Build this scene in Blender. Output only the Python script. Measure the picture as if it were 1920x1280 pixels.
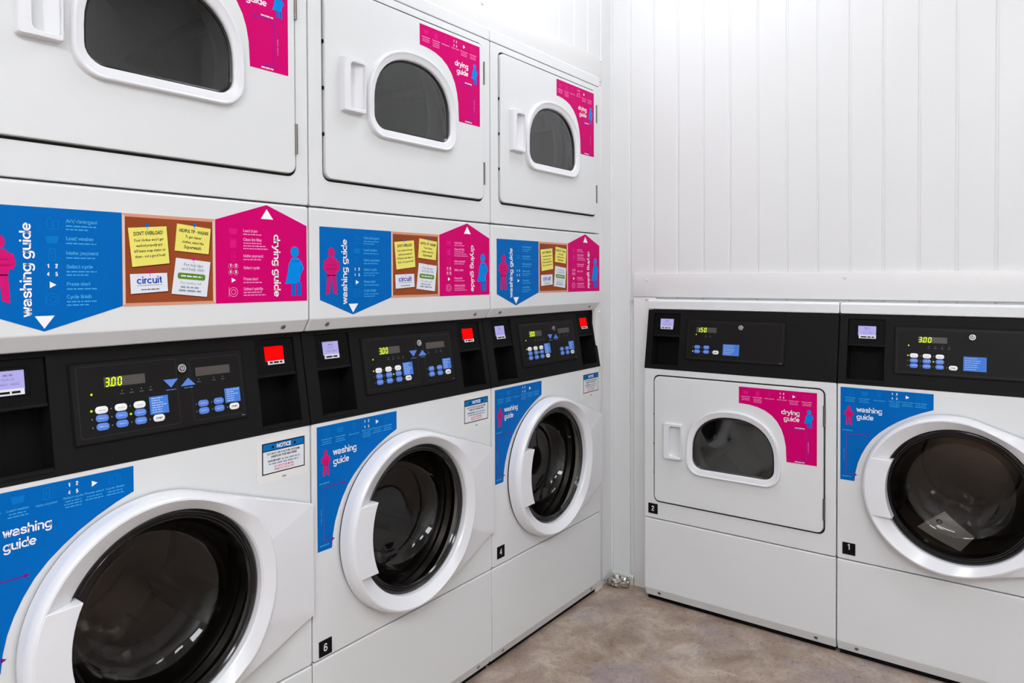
import bpy, bmesh, math, random
from mathutils import Matrix, Vector, noise

for o in list(bpy.data.objects):
    bpy.data.objects.remove(o)
scene = bpy.context.scene
COL = scene.collection
R = random.Random(7)

# ------------------------------------------------------------------ camera, world, exposure
FLOOR = 0.052                       # everything was measured with the floor at -0.052
cam_d = bpy.data.cameras.new('camera')
cam = bpy.data.objects.new('camera', cam_d)
COL.objects.link(cam)
scene.camera = cam
yaw, pitch, roll = 0.640254, -0.015866, -0.003974
dv = Vector((-math.sin(yaw) * math.cos(pitch), math.cos(yaw) * math.cos(pitch), math.sin(pitch)))
rv = Vector((math.cos(yaw), math.sin(yaw), 0))
uv_ = rv.cross(dv)
r2 = rv * math.cos(roll) + uv_ * math.sin(roll)
u2 = -rv * math.sin(roll) + uv_ * math.cos(roll)
cm = Matrix((r2, u2, -dv)).transposed().to_4x4()
cm.translation = Vector((1.374114, -1.052317, 1.172667 + FLOOR))
cam.matrix_world = cm
cam_d.sensor_width = 36
cam_d.lens = 1334.25 / 1920 * 36
cam_d.shift_y = -(640 - 542.687) / 1920
cam_d.clip_start = 0.02

world = bpy.data.worlds.new('world')
scene.world = world
world.use_nodes = True
world.node_tree.nodes['Background'].inputs[0].default_value = (0.6, 0.65, 0.7, 1)
world.node_tree.nodes['Background'].inputs[1].default_value = 0.05

vs = scene.view_settings
vs.view_transform = 'Standard'
vs.look = 'None'
vs.gamma = 1
vs.use_curve_mapping = False
vs.exposure = 0.0
LAMP = 15.8                          # strength of the ceiling lamps' diffusers

# ------------------------------------------------------------------ constants (metres)
W = 0.683
YB = 1.412936                       # front plane of the two machines on the back wall
XR = 0.161929                       # left edge of the number 2 dryer
WALLX, WALLY = -0.025, 1.503        # cladding faces
Z2, Z3, Z5, Z6 = 0.2636, 0.8323, 1.3428, 1.9074
PT, PD = 1.051, 0.038               # top of the control fascia and how far it leans back
PH = PT - Z3
PL = math.hypot(PH, PD)
CEIL = 3.00

# ------------------------------------------------------------------ materials
def lin(c):
    return tuple(((x / 255 / 12.92) if x / 255 <= 0.04045 else ((x / 255 + 0.055) / 1.055) ** 2.4) for x in c) + (1,)

MATS = {}
def mat(name, rgb, rough=0.5, metal=0.0, emit=0.0, coat=0.0, spec=0.5, bump=None, mottled=0.0):
    if name in MATS: return MATS[name]
    m = bpy.data.materials.new(name)
    m.use_nodes = True
    nt = m.node_tree
    b = nt.nodes['Principled BSDF']
    if name.startswith(('sticker', 'print', 'label', 'notice')): spec, rough = 0.06, 0.5
    b.inputs['Base Color'].default_value = tuple(x * .25 for x in lin(rgb)[:3]) + (1,) if emit and emit < 2 else lin(rgb)
    if emit: spec = 0.0
    b.inputs['Roughness'].default_value = rough
    b.inputs['Metallic'].default_value = metal
    b.inputs['Specular IOR Level'].default_value = spec
    b.inputs['Coat Weight'].default_value = coat
    if emit:
        b.inputs['Emission Color'].default_value = lin(rgb)
        b.inputs['Emission Strength'].default_value = emit
    if bump or mottled:
        tc = nt.nodes.new('ShaderNodeTexCoord')
        n = nt.nodes.new('ShaderNodeTexNoise')
        n.inputs['Scale'].default_value = bump[0] if bump else 6
        n.inputs['Detail'].default_value = 3
        nt.links.new(tc.outputs['Object'], n.inputs['Vector'])
        if bump:
            bp = nt.nodes.new('ShaderNodeBump')
            bp.inputs['Strength'].default_value = bump[1]
            bp.inputs['Distance'].default_value = 0.002
            nt.links.new(n.outputs['Fac'], bp.inputs['Height'])
            nt.links.new(bp.outputs['Normal'], b.inputs['Normal'])
        if mottled:
            mr = nt.nodes.new('ShaderNodeMapRange')
            mr.inputs['To Min'].default_value = 1 - mottled
            mr.inputs['To Max'].default_value = 1 + mottled
            nt.links.new(n.outputs['Fac'], mr.inputs['Value'])
            mx = nt.nodes.new('ShaderNodeMix')
            mx.data_type = 'RGBA'; mx.blend_type = 'MULTIPLY'
            mx.inputs['Factor'].default_value = 1
            mx.inputs['A'].default_value = lin(rgb)
            nt.links.new(mr.outputs['Result'], mx.inputs['B'])
            nt.links.new(mx.outputs['Result'], b.inputs['Base Color'])
    MATS[name] = m
    return m

def glass_mat(name, tint, ior=1.5, rough=0.02, grey=None):
    if name in MATS: return MATS[name]
    m = bpy.data.materials.new(name)
    m.use_nodes = True
    nt = m.node_tree
    nt.nodes.remove(nt.nodes['Principled BSDF'])
    out = nt.nodes['Material Output']
    tr = nt.nodes.new('ShaderNodeBsdfTransparent'); tr.inputs[0].default_value = tint
    gl = nt.nodes.new('ShaderNodeBsdfGlossy'); gl.inputs['Roughness'].default_value = rough
    gl.inputs['Color'].default_value = grey or (1, 1, 1, 1)
    fr = nt.nodes.new('ShaderNodeFresnel'); fr.inputs['IOR'].default_value = ior
    mx = nt.nodes.new('ShaderNodeMixShader')
    nt.links.new(fr.outputs[0], mx.inputs[0])
    nt.links.new(tr.outputs[0], mx.inputs[1])
    nt.links.new(gl.outputs[0], mx.inputs[2])
    nt.links.new(mx.outputs[0], out.inputs[0])
    MATS[name] = m
    return m

ENAMEL = mat('white_enamel', (220, 221, 221), 0.32, bump=(900, 0.03))
PLASTIC = mat('white_plastic', (226, 226, 229), 0.22)
LIDW = mat('white_lid_enamel', (224, 225, 226), 0.3)
PVC = mat('white_pvc_cladding', (222, 222, 222), 0.3)
PVCS = mat('white_pvc_sheet', (225, 224, 223), 0.35)
BLACK = mat('black_moulded_plastic', (19, 18, 18), 0.55, spec=0.12, bump=(1500, 0.05))
BLACK2 = mat('black_keypad_film', (21, 19, 19), 0.45, spec=0.15)
DEEP = mat('deep_black_plastic', (9, 8, 8), 0.6, spec=0.12)
RUBBER = mat('black_rubber', (22, 20, 20), 0.35)
RIMBLK = mat('black_gloss_rim', (18, 17, 17), 0.12)
STEEL = mat('drum_steel', (118, 110, 102), 0.3, metal=0.85, bump=(60, 0.1))
GALV = mat('galvanised_drum', (150, 148, 145), 0.42, metal=0.7, bump=(40, 0.1))
CHROME = mat('chrome', (205, 205, 205), 0.18, metal=1)
HINGE = mat('hinge_steel', (120, 115, 108), 0.35, metal=0.9)
SCREWM = mat('screw_zinc', (150, 148, 145), 0.35, metal=0.9)
GREY = mat('gap_shade_grey', (62, 62, 60), 0.8, spec=0.1)  # shade of the door gaps put into the colour
BLUE = mat('sticker_blue', (0, 100, 180), 0.3)
BLUEL = mat('sticker_light_blue', (72, 165, 226), 0.35)
BLUEF = mat('sticker_faint_blue', (6, 116, 196), 0.35)
MAG = mat('sticker_magenta', (206, 0, 106), 0.3)
MAGL = mat('sticker_light_pink', (246, 150, 205), 0.35)
MAGF = mat('sticker_faint_pink', (220, 22, 128), 0.35)
MAGD = mat('print_magenta', (205, 22, 112), 0.35)
MAGD2 = mat('print_magenta_dark', (172, 14, 96), 0.35)
PURP = mat('print_purple', (120, 20, 130), 0.35)
VIOL = mat('print_violet', (120, 40, 170), 0.35)
CYAN = mat('print_cyan', (0, 135, 222), 0.35)
CYAN2 = mat('print_cyan_dark', (8, 100, 200), 0.35)
WHT = mat('print_white', (240, 240, 244), 0.35)
INK = mat('print_black', (20, 18, 18), 0.4)
INKG = mat('print_grey', (140, 150, 165), 0.4)
RED = mat('print_red', (215, 40, 80), 0.4)
CORK = mat('print_cork_brown', (150, 72, 38), 0.4, mottled=0.25)
CORKF = mat('print_cork_frame', (214, 150, 122), 0.4)
CORKF2 = mat('print_cork_frame_pale', (226, 190, 172), 0.4)
YEL = mat('print_note_yellow', (232, 222, 110), 0.4)
NOTEW = mat('print_note_white', (222, 224, 230), 0.4)
GRN = mat('print_green', (92, 136, 40), 0.4)
NAVY = mat('print_royal_blue', (30, 66, 180), 0.4)
SHAD = mat('print_note_shadow', (70, 30, 15), 0.5)  # drop shadow drawn into the print under each pinned note
KEYB = mat('button_blue', (84, 128, 214), 0.35)
KEYW = mat('button_white', (238, 236, 236), 0.35)
LABB = mat('label_blue', (72, 124, 210), 0.35)
DISP = mat('display_window', (74, 68, 62), 0.3)
LEDON = mat('led_lit', (215, 250, 20), 0.4, emit=1.1)
LEDDOT = mat('led_dot_lit', (190, 240, 20), 0.4, emit=0.9)
LCD = mat('lcd_lilac_lit', (192, 186, 248), 0.4, emit=0.62)
LCDT = mat('lcd_text', (120, 116, 190), 0.5)
REDLIT = mat('lcd_red_lit', (255, 8, 10), 0.4, emit=0.95)
NOTB = mat('notice_blue', (10, 110, 180), 0.35)
FOIL = mat('crumpled_foil', (205, 206, 202), 0.16, metal=1)
PAPER = mat('white_paper', (240, 240, 240), 0.6)
DIFF = mat('lamp_diffuser', (245, 249, 254), 0.5, emit=LAMP)
LAMPW = mat('lamp_housing_white', (225, 225, 225), 0.4)
WGLASS = glass_mat('smoked_bowl_glass', (0.64, 0.60, 0.56, 1), 1.45)
DGLASS = glass_mat('dryer_window_glass', (0.62, 0.63, 0.63, 1), 1.75, 0.03)
BAGM = glass_mat('clear_plastic_film', (0.82, 0.82, 0.82, 1), 1.9, 0.25)

def floor_material():
    m = bpy.data.materials.new('mottled_vinyl_floor')
    m.use_nodes = True
    nt = m.node_tree; L = nt.links
    b = nt.nodes['Principled BSDF']
    b.inputs['Roughness'].default_value = 0.5
    tc = nt.nodes.new('ShaderNodeTexCoord')
    def nz(scale, detail, rough=0.6, dist=0.0):
        n = nt.nodes.new('ShaderNodeTexNoise')
        n.inputs['Scale'].default_value = scale; n.inputs['Detail'].default_value = detail
        n.inputs['Roughness'].default_value = rough; n.inputs['Distortion'].default_value = dist
        L.new(tc.outputs['Object'], n.inputs['Vector'])
        return n
    def ramp(n, stops):
        r = nt.nodes.new('ShaderNodeValToRGB')
        e = r.color_ramp.elements
        e[0].position, e[0].color = stops[0][0], stops[0][1]
        e[1].position, e[1].color = stops[-1][0], stops[-1][1]
        for p, c in stops[1:-1]:
            x = e.new(p); x.color = c
        L.new(n.outputs['Fac'], r.inputs['Fac'])
        return r
    def mix(a, bb, f, mode='MIX', fac=None):
        x = nt.nodes.new('ShaderNodeMix'); x.data_type = 'RGBA'; x.blend_type = mode
        x.inputs['Factor'].default_value = f
        if fac: L.new(fac, x.inputs['Factor'])
        L.new(a, x.inputs['A'])
        L.new(bb, x.inputs['B'])
        return x.outputs['Result']
    base = ramp(nz(7, 6, 0.62, 0.6), [(0.30, lin((132, 113, 99))), (0.48, lin((158, 139, 124))), (0.60, lin((176, 160, 146))), (0.75, lin((196, 184, 171)))])
    pur = ramp(nz(5.1, 4, 0.55, 0.8), [(0.0, lin((140, 126, 130))), (1.0, lin((150, 136, 142)))])
    pmask = ramp(nz(3.7, 5, 0.6, 1.0), [(0.50, (0, 0, 0, 1)), (0.66, (0.75, 0.75, 0.75, 1))])
    c = mix(base.outputs[0], pur.outputs[0], 0.5, fac=pmask.outputs[0])
    fine = ramp(nz(46, 7, 0.75, 1.8), [(0.33, lin((178, 172, 166))), (0.48, (1, 1, 1, 1)), (0.60, (1.05, 1.05, 1.03, 1)), (0.66, (1.32, 1.31, 1.28, 1))])
    c = mix(c, fine.outputs[0], 0.85, 'MULTIPLY')
    mark = ramp(nz(90, 3, 0.8, 2.5), [(0.27, lin((120, 105, 95))), (0.33, (1, 1, 1, 1))])
    c = mix(c, mark.outputs[0], 0.8, 'MULTIPLY')
    L.new(c, b.inputs['Base Color'])
    bp = nt.nodes.new('ShaderNodeBump'); bp.inputs['Strength'].default_value = 0.12
    bp.inputs['Distance'].default_value = 0.002
    L.new(nz(120, 4).outputs['Fac'], bp.inputs['Height'])
    L.new(bp.outputs['Normal'], b.inputs['Normal'])
    return m
FLOORM = floor_material()

# ------------------------------------------------------------------ mesh helpers
class Acc:
    """collects geometry for ONE object"""
    def __init__(self):
        self.v, self.f, self.m, self.mats = [], [], [], []
    def mi(self, m):
        if m not in self.mats: self.mats.append(m)
        return self.mats.index(m)
    def add(self, vs_, fs, m):
        k = len(self.v); i = self.mi(m)
        self.v += [tuple(p) for p in vs_]
        for f in fs:
            self.f.append(tuple(k + j for j in f)); self.m.append(i)
        return self
    def mesh(self, name, angle=0.6):
        me = bpy.data.meshes.new(name)
        me.from_pydata(self.v, [], self.f)
        for m in self.mats: me.materials.append(m)
        me.polygons.foreach_set('material_index', self.m)
        me.polygons.foreach_set('use_smooth', [True] * len(self.f))
        me.validate()
        me.set_sharp_from_angle(angle=angle)
        me.update()
        return me
    # -- solids in the frame (x, y, z = towards the viewer)
    def rings(self, rings, m, cap0=True, cap1=True, closed=True):
        n = len(rings[0]); vs_ = [p for r in rings for p in r]; fs = []
        for k in range(len(rings) - 1):
            a, b = k * n, (k + 1) * n
            for i in range(n if closed else n - 1):
                j = (i + 1) % n
                fs.append((a + i, a + j, b + j, b + i))
        if cap0: fs.append(tuple(reversed(range(n))))
        if cap1: fs.append(tuple((len(rings) - 1) * n + i for i in range(n)))
        return self.add(vs_, fs, m)
    def slab(self, poly, d0, d1, m, b=0.0, seg=3):
        rs = [[(x, y, d0) for x, y in poly]]
        if b <= 0:
            rs.append([(x, y, d1) for x, y in poly])
        else:
            for k in range(seg + 1):
                t = k / seg * math.pi / 2
                q = inset(poly, b * (1 - math.cos(t)))
                rs.append([(x, y, d1 - b + b * math.sin(t)) for x, y in q])
        return self.rings(rs, m)
    def flat(self, poly, z, m):
        return self.add([(x, y, z) for x, y in poly], [tuple(range(len(poly)))], m)
    def box(self, x0, x1, y0, y1, z0, z1, m):
        return self.slab([(x0, y0), (x1, y0), (x1, y1), (x0, y1)], z0, z1, m)
    def line(self, x0, y0, x1, y1, w, z, m):
        dx, dy = x1 - x0, y1 - y0; l = math.hypot(dx, dy) or 1
        nx, ny = -dy / l * w / 2, dx / l * w / 2
        return self.flat([(x0 + nx, y0 + ny), (x0 - nx, y0 - ny), (x1 - nx, y1 - ny), (x1 + nx, y1 + ny)], z, m)
    def outline(self, poly, w, z, m):
        n = len(poly)
        q = inset(poly, w)
        for i in range(n):
            j = (i + 1) % n
            self.flat([poly[i], poly[j], q[j], q[i]], z, m)
        return self
    def tri(self, pts, z, m):
        return self.flat(pts, z, m)
    def text(self, s, x, y, h, m, z, width=None, align='L', bold=0.0, shear=0.0, rot=0.0, res=2):
        vs_, fs, w = text_geo(s, bold, shear, res)
        sx = sy = h
        if width: sx = width / w
        ww = w * sx
        ox = {'L': 0, 'C': -ww / 2, 'R': -ww}[align]
        c, s_ = math.cos(rot), math.sin(rot)
        out = []
        for px, py in vs_:
            px = px * sx + ox; py = py * sy
            out.append((x + px * c - py * s_, y + px * s_ + py * c, z))
        return self.add(out, fs, m)
    def title(self, s, x, y, h, m, z, width, align='L', rot=0.0, T=.205):
        """bold sans lettering, h = x-height"""
        vs_, fs, w = stroke_geo(s, T)
        ox = {'L': 0, 'C': -width / 2, 'R': -width}[align]
        c, s_ = math.cos(rot), math.sin(rot); out = []
        for px, py in vs_:
            px = px * width / w + ox; py *= h
            out.append((x + px * c - py * s_, y + px * s_ + py * c, z))
        return self.add(out, fs, m)
    def words(self, x, y, w, h, m, z, align='L', rot=0.0):
        """a line of print too small to read in the photograph"""
        p = 0.0; segs = []
        while p < w:
            l = min(R.uniform(1.6, 5.0) * h, w - p)
            if l > h * 0.5: segs.append((p, p + l))
            p += l + h * 0.75
        off = {'L': 0, 'C': -w / 2, 'R': -w}[align]
        c, s_ = math.cos(rot), math.sin(rot)
        for a, b in segs:
            q = [(a + off, 0), (b + off, 0), (b + off, h), (a + off, h)]
            self.flat([(x + px * c - py * s_, y + px * s_ + py * c) for px, py in q], z, m)
        return self

def inset(poly, d):
    if d == 0: return list(poly)
    n = len(poly); out = []
    for i in range(n):
        x0, y0 = poly[i - 1]; x1, y1 = poly[i]; x2, y2 = poly[(i + 1) % n]
        ax, ay = x1 - x0, y1 - y0; bx, by = x2 - x1, y2 - y1
        la, lb = math.hypot(ax, ay) or 1e-9, math.hypot(bx, by) or 1e-9
        nx, ny = -ay / la - by / lb, ax / la + bx / lb
        l = math.hypot(nx, ny) or 1e-9
        nx, ny = nx / l, ny / l
        k = max(0.35, nx * -ay / la + ny * ax / la)
        out.append((x1 + nx * d / k, y1 + ny * d / k))
    return out

def rr(x0, y0, x1, y1, r, n=5):
    if isinstance(r, (int, float)): r = (r, r, r, r)     # BL BR TR TL
    pts = []
    for (cx, cy, a, rad) in ((x0 + r[0], y0 + r[0], 180, r[0]), (x1 - r[1], y0 + r[1], 270, r[1]), (x1 - r[2], y1 - r[2], 0, r[2]), (x0 + r[3], y1 - r[3], 90, r[3])):
        for k in range(n + 1):
            t = math.radians(a + 90 * k / n)
            pts.append((cx + rad * math.cos(t), cy + rad * math.sin(t)))
    return pts

def disc(cx, cy, r, n=20, ry=None, a0=0):
    return [(cx + r * math.cos(a0 + 2 * math.pi * i / n), cy + (ry or r) * math.sin(a0 + 2 * math.pi * i / n)) for i in range(n)]

def radial(poly, c, th):
    """distance from c to the star-shaped polygon in direction th"""
    dx, dy = math.cos(th), math.sin(th); best = None
    n = len(poly)
    for i in range(n):
        ax, ay = poly[i][0] - c[0], poly[i][1] - c[1]
        bx, by = poly[(i + 1) % n][0] - c[0], poly[(i + 1) % n][1] - c[1]
        ex, ey = bx - ax, by - ay
        den = dx * ey - dy * ex
        if abs(den) < 1e-12: continue
        t = (ax * ey - ay * ex) / den
        s = (ax * dy - ay * dx) / den
        if -1e-6 <= s <= 1 + 1e-6 and t > 0:
            best = t if best is None else max(best, t)
    return best

def angles(c, *polys, n=0):
    ths = set()
    for p in polys:
        for x, y in p: ths.add(round(math.atan2(y - c[1], x - c[0]), 5))
    for k in range(n): ths.add(round(-math.pi + 2 * math.pi * k / n, 5))
    out = []
    for t in sorted(ths):
        if not out or t - out[-1] > 0.004: out.append(t)
    return out

def frame(acc, outer, inner, c, prof, m):
    """ring between two outlines: prof = (t, extra, z); t = 1 on the outer outline, 0 on the inner one"""
    ths = angles(c, outer, inner)
    rings = []
    ro = [radial(outer, c, t) for t in ths]; ri = [radial(inner, c, t) for t in ths]
    for t, e, z in prof:
        rings.append([(c[0] + (b + (a - b) * t + e) * math.cos(th), c[1] + (b + (a - b) * t + e) * math.sin(th), z) for th, a, b in zip(ths, ro, ri)])
    acc.rings(rings, m, False, False)

def sweep(acc, prof, u0, u1, m, e=0.003):
    """profile of (z out, y up) points swept along x, the ends rounded over by e"""
    cy = sum(p[1] for p in prof) / len(prof)
    sec = []
    for u, k in ((u0, 1.0), (u0 + e * 0.3, 0.35), (u0 + e, 0), (u1 - e, 0), (u1 - e * 0.3, 0.35), (u1, 1.0)):
        sec.append([(u, y + (e * 0.8 * k if y < cy else -e * 0.8 * k), d - e * k if d > -0.03 else d) for d, y in prof])
    acc.rings(sec, m)

_tc = {}
_cap = [None]
def text_geo(s, bold=0.0, shear=0.0, res=2):
    key = (s, bold, shear, res)
    if key in _tc: return _tc[key]
    cu = bpy.data.curves.new('lettering', 'FONT')
    cu.body = s; cu.size = 1; cu.offset = bold; cu.shear = shear; cu.resolution_u = res
    cu.dimensions = '2D'; cu.fill_mode = 'FRONT'
    ob = bpy.data.objects.new('lettering', cu)
    me = bpy.data.meshes.new_from_object(ob)
    vs_ = [(v.co.x, v.co.y) for v in me.vertices]
    fs = [tuple(p.vertices) for p in me.polygons]
    bpy.data.objects.remove(ob); bpy.data.curves.remove(cu); bpy.data.meshes.remove(me)
    if _cap[0] is None:
        if s == 'H':
            ys = [y for _, y in vs_]; _cap[0] = max(ys) - min(ys)
        else:
            text_geo('H')
    k = 1 / _cap[0]
    x0 = min(x for x, _ in vs_)
    vs_ = [((x - x0) * k, y * k) for x, y in vs_]
    w = max(x for x, _ in vs_)
    _tc[key] = (vs_, fs, w)
    return _tc[key]

def _el(cx, cy, rx, ry, a0, a1, n=18):
    return [(cx + rx * math.cos(math.radians(a0 + (a1 - a0) * k / n)), cy + ry * math.sin(math.radians(a0 + (a1 - a0) * k / n))) for k in range(n + 1)]
def _sm(p, n=5):
    """smooth curve through the points"""
    q = [p[0]] + p + [p[-1]]; out = []
    for i in range(1, len(q) - 2):
        for k in range(n):
            t = k / n
            out.append(tuple(.5 * (2 * q[i][c] + (q[i + 1][c] - q[i - 1][c]) * t + (2 * q[i - 1][c] - 5 * q[i][c] + 4 * q[i + 1][c] - q[i + 2][c]) * t * t + (3 * q[i][c] - q[i - 1][c] - 3 * q[i + 1][c] + q[i + 2][c]) * t ** 3) for c in (0, 1)))
    return out + [p[-1]]
_arch = [(.15, .56), (.20, .74), (.30, .855), (.45, .885), (.60, .85), (.69, .74), (.715, .58), (.715, .3), (.715, 0)]
_bowl = _el(.44, .5, .33, .39, 0, 360, 26)
GLYPH = {
    'w': (1.10, [[(.08, 1.0), (.31, .10)], [(.31, 0.03), (.55, .97)], [(.55, .97), (.79, .03)], [(.79, .10), (1.02, 1.0)]]),
    'a': (.90, [_sm([(.12, .66), (.17, .80), (.30, .88), (.45, .89), (.60, .85), (.69, .74), (.70, .60), (.70, .35), (.715, .16), (.80, .08)]), _sm([(.69, .56), (.50, .515), (.30, .475), (.15, .39), (.125, .26), (.19, .14), (.33, .10), (.50, .14), (.63, .24), (.69, .38)])]),
    's': (.82, [_sm([(.70, .66), (.63, .81), (.50, .88), (.38, .89), (.22, .84), (.145, .71), (.20, .59), (.40, .52), (.60, .45), (.70, .32), (.64, .17), (.50, .11), (.38, .10), (.22, .14), (.11, .32)])]),
    'h': (.87, [[(.15, 0), (.15, 1.42)], _sm(_arch)]),
    'n': (.87, [[(.15, 0), (.15, 1.0)], _sm(_arch)]),
    'u': (.87, [[(.715, 0), (.715, 1.0)], _sm([(.715 + .15 - x, 1 - y) for x, y in _arch])]),
    'i': (.32, [[(.15, 0), (.15, 1.0)], [(.15, 1.18), (.15, 1.42)]]),
    'g': (.93, [_bowl, _sm([(.78, 1.0), (.78, .4), (.78, -.08), (.72, -.25), (.58, -.33), (.42, -.34), (.26, -.30), (.15, -.16)])]),
    'd': (.93, [_bowl, [(.78, 0), (.78, 1.42)]]),
    'e': (.90, [[(.15, .50), (.77, .50)], _el(.44, .5, .33, .39, 0, 320, 24)]),
    'r': (.54, [[(.15, 0), (.15, 1.0)], _sm([(.15, .55), (.20, .74), (.32, .865), (.50, .88)])]),
    'y': (.84, [[(.08, 1.0), (.43, .06)], _sm([(.78, 1.0), (.43, .06), (.33, -.18), (.24, -.29), (.08, -.31)])]),
    'c': (.86, [_el(.44, .5, .33, .39, 38, 322, 22)]),
    't': (.52, [_sm([(.25, 1.28), (.25, .7), (.25, .3), (.29, .15), (.46, .10)]), [(.03, .89), (.46, .89)]]),
    ' ': (.42, []),
    'o': (.90, [_bowl]),
    'p': (.93, [[(.15, 1.0), (.15, -.42)], _el(.49, .5, .33, .39, 0, 360, 22)]),
    'b': (.93, [[(.15, 0), (.15, 1.42)], _el(.49, .5, .33, .39, 0, 360, 22)]),
    'q': (.93, [[(.78, 1.0), (.78, -.42)], _bowl]),
    'l': (.32, [[(.15, 0), (.15, 1.42)]]),
    'k': (.84, [[(.15, 0), (.15, 1.42)], [(.74, 1.0), (.20, .46)], [(.36, .62), (.78, 0)]]),
    'f': (.50, [_sm([(.24, 0), (.24, .6), (.24, 1.05), (.29, 1.26), (.48, 1.31)]), [(.03, .89), (.46, .89)]]),
    'm': (1.30, [[(.15, 0), (.15, 1.0)], _sm([(.15, .56), (.22, .78), (.38, .885), (.54, .82), (.62, .60), (.62, .3), (.62, 0)]), _sm([(.62, .56), (.70, .78), (.86, .885), (1.05, .82), (1.13, .60), (1.13, .3), (1.13, 0)])]),
    'A': (1.14, [[(.06, 0), (.56, 1.40)], [(.56, 1.40), (1.06, 0)], [(.24, .44), (.88, .44)]]),
    'L': (.84, [[(.17, 0), (.17, 1.40)], [(.10, .11), (.80, .11)]]),
    'M': (1.34, [[(.17, 0), (.17, 1.40)], [(.17, 1.34), (.66, .10)], [(.66, .10), (1.15, 1.34)], [(1.15, 0), (1.15, 1.40)]]),
    'S': (1.02, [_sm([(.88, .98), (.80, 1.18), (.64, 1.28), (.48, 1.29), (.28, 1.22), (.18, 1.04), (.26, .85), (.50, .75), (.76, .65), (.90, .42), (.80, .20), (.60, .11), (.46, .11), (.26, .18), (.12, .42)])]),
    'P': (1.02, [[(.17, 0), (.17, 1.40)], _sm([(.17, 1.29), (.5, 1.29), (.70, 1.24), (.84, 1.05), (.82, .80), (.64, .64), (.45, .62), (.17, .62)])]),
    'C': (1.12, [_el(.58, .70, .44, .59, 42, 318, 22)]),
    'U': (1.10, [_sm([(.16, 1.40), (.16, .9), (.17, .42), (.30, .18), (.54, .10), (.78, .18), (.91, .42), (.92, .9), (.92, 1.40)])]),
    '5': (.90, [_sm([(.13, .36), (.22, .18), (.42, .10), (.64, .18), (.74, .44), (.66, .72), (.46, .83), (.30, .79), (.18, .68)]), [(.20, .66), (.27, 1.34)], [(.20, 1.29), (.72, 1.29)]]),
    '1': (.70, [[(.45, 0), (.45, 1.40)], _sm([(.45, 1.34), (.38, 1.18), (.26, 1.08), (.10, 1.05)])]),
    '2': (.90, [_sm([(.13, .95), (.18, 1.15), (.32, 1.29), (.50, 1.30), (.68, 1.20), (.73, 1.0), (.66, .80), (.45, .58), (.24, .36), (.15, .12)]), [(.05, .11), (.80, .11)]]),
    '4': (.92, [[(.62, 0), (.62, 1.40)], [(.62, 1.36), (.10, .44)], [(.05, .43), (.86, .43)]]),
    '6': (.90, [_el(.45, .44, .32, .34, 0, 360, 24), _sm([(.13, .44), (.14, .80), (.22, 1.12), (.36, 1.28), (.52, 1.30), (.66, 1.22), (.73, 1.05)])]),
}
def stroke_geo(s, T=.205):
    """plain rounded grotesque lettering drawn from ribbons; x-height 1, baseline 0"""
    x = 0.0; vs_, fs = [], []
    for ch in s:
        adv, strokes = GLYPH[ch]
        for p in strokes:
            n = len(p); base = len(vs_)
            for i in range(n):
                a, b = p[max(0, i - 1)], p[min(n - 1, i + 1)]
                if i == 0 and p[0] == p[-1] or i == n - 1 and abs(p[0][0] - p[-1][0]) + abs(p[0][1] - p[-1][1]) < 1e-6: a, b = p[-2], p[1]
                dx, dy = b[0] - a[0], b[1] - a[1]; l = math.hypot(dx, dy) or 1
                nx, ny = -dy / l * T / 2, dx / l * T / 2
                vs_ += [(x + p[i][0] + nx, p[i][1] + ny), (x + p[i][0] - nx, p[i][1] - ny)]
            for i in range(n - 1):
                k = base + 2 * i
                fs.append((k, k + 1, k + 3, k + 2))
        x += adv
    return vs_, fs, x

def link(name, me, parent=None, mtx=None):
    o = bpy.data.objects.new(name, me)
    COL.objects.link(o)
    if parent: o.parent = parent
    if mtx is not None: o.matrix_local = mtx
    return o
def obj(name, acc, parent=None, mtx=None, angle=0.6, weighted=True):
    o = link(name, acc.mesh(name, angle), parent, mtx)
    if weighted and len(acc.f) > 30 and not name.endswith(('lettering', 'print', 'icon', 'pictogram')):
        wn = o.modifiers.new('normals', 'WEIGHTED_NORMAL')
        wn.mode = 'FACE_AREA'; wn.weight = 100; wn.keep_sharp = True
    return o
def title(parent, s, x, y, h, m, z, width, align='L', rot=0.0, name='title_lettering', T=.205):
    a = Acc(); a.title(s, x, y, h, m, z, width, align, rot, T)
    return obj(name, a, parent)
def line_of(parent, s, x, y, h, m, z, name='caption_lettering', **k):
    a = Acc(); a.text(s, x, y, h, m, z, **k)
    return obj(name, a, parent)
def stuff(o):
    o['kind'] = 'stuff'
    return o
def icons(parent, rows):
    for kd, x, y, s_, m, z in rows:
        a = Acc(); icon(a, kd, x, y, s_, m, z, WHT)
        o = obj('cycle_icon', a, parent)
        if kd in ('nums', 'bottle', 'drum'): stuff(o)
def thing(name, label, cat, loc, rz=0.0, group=None):
    o = link(name, None)
    o.location = loc; o.rotation_euler = (0, 0, rz)
    o.empty_display_size = 0.1
    o['label'] = label; o['category'] = cat
    if group: o['group'] = group
    return o
def tag(o, label, cat, group=None):
    o['label'] = label; o['category'] = cat
    if group: o['group'] = group
    return o
def struct(o, label=None):
    o['kind'] = 'structure'
    if label: o['label'] = label
    return o
def dup(o, parent=None):
    c = o.copy(); COL.objects.link(c)
    if parent:
        c.parent = parent
        c.matrix_parent_inverse = o.matrix_parent_inverse.copy()
    for ch in list(o.children): dup(ch, c)
    return c

# part frames: x along the machine, y up, z out of its front
MS = Matrix.Translation((0, 0, FLOOR)) @ Matrix.Rotation(math.pi / 2, 4, 'X')
tilt = math.atan2(PD, PH)
MP = MS @ Matrix.Translation((0, Z3, 0)) @ Matrix.Rotation(-tilt, 4, 'X')

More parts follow.
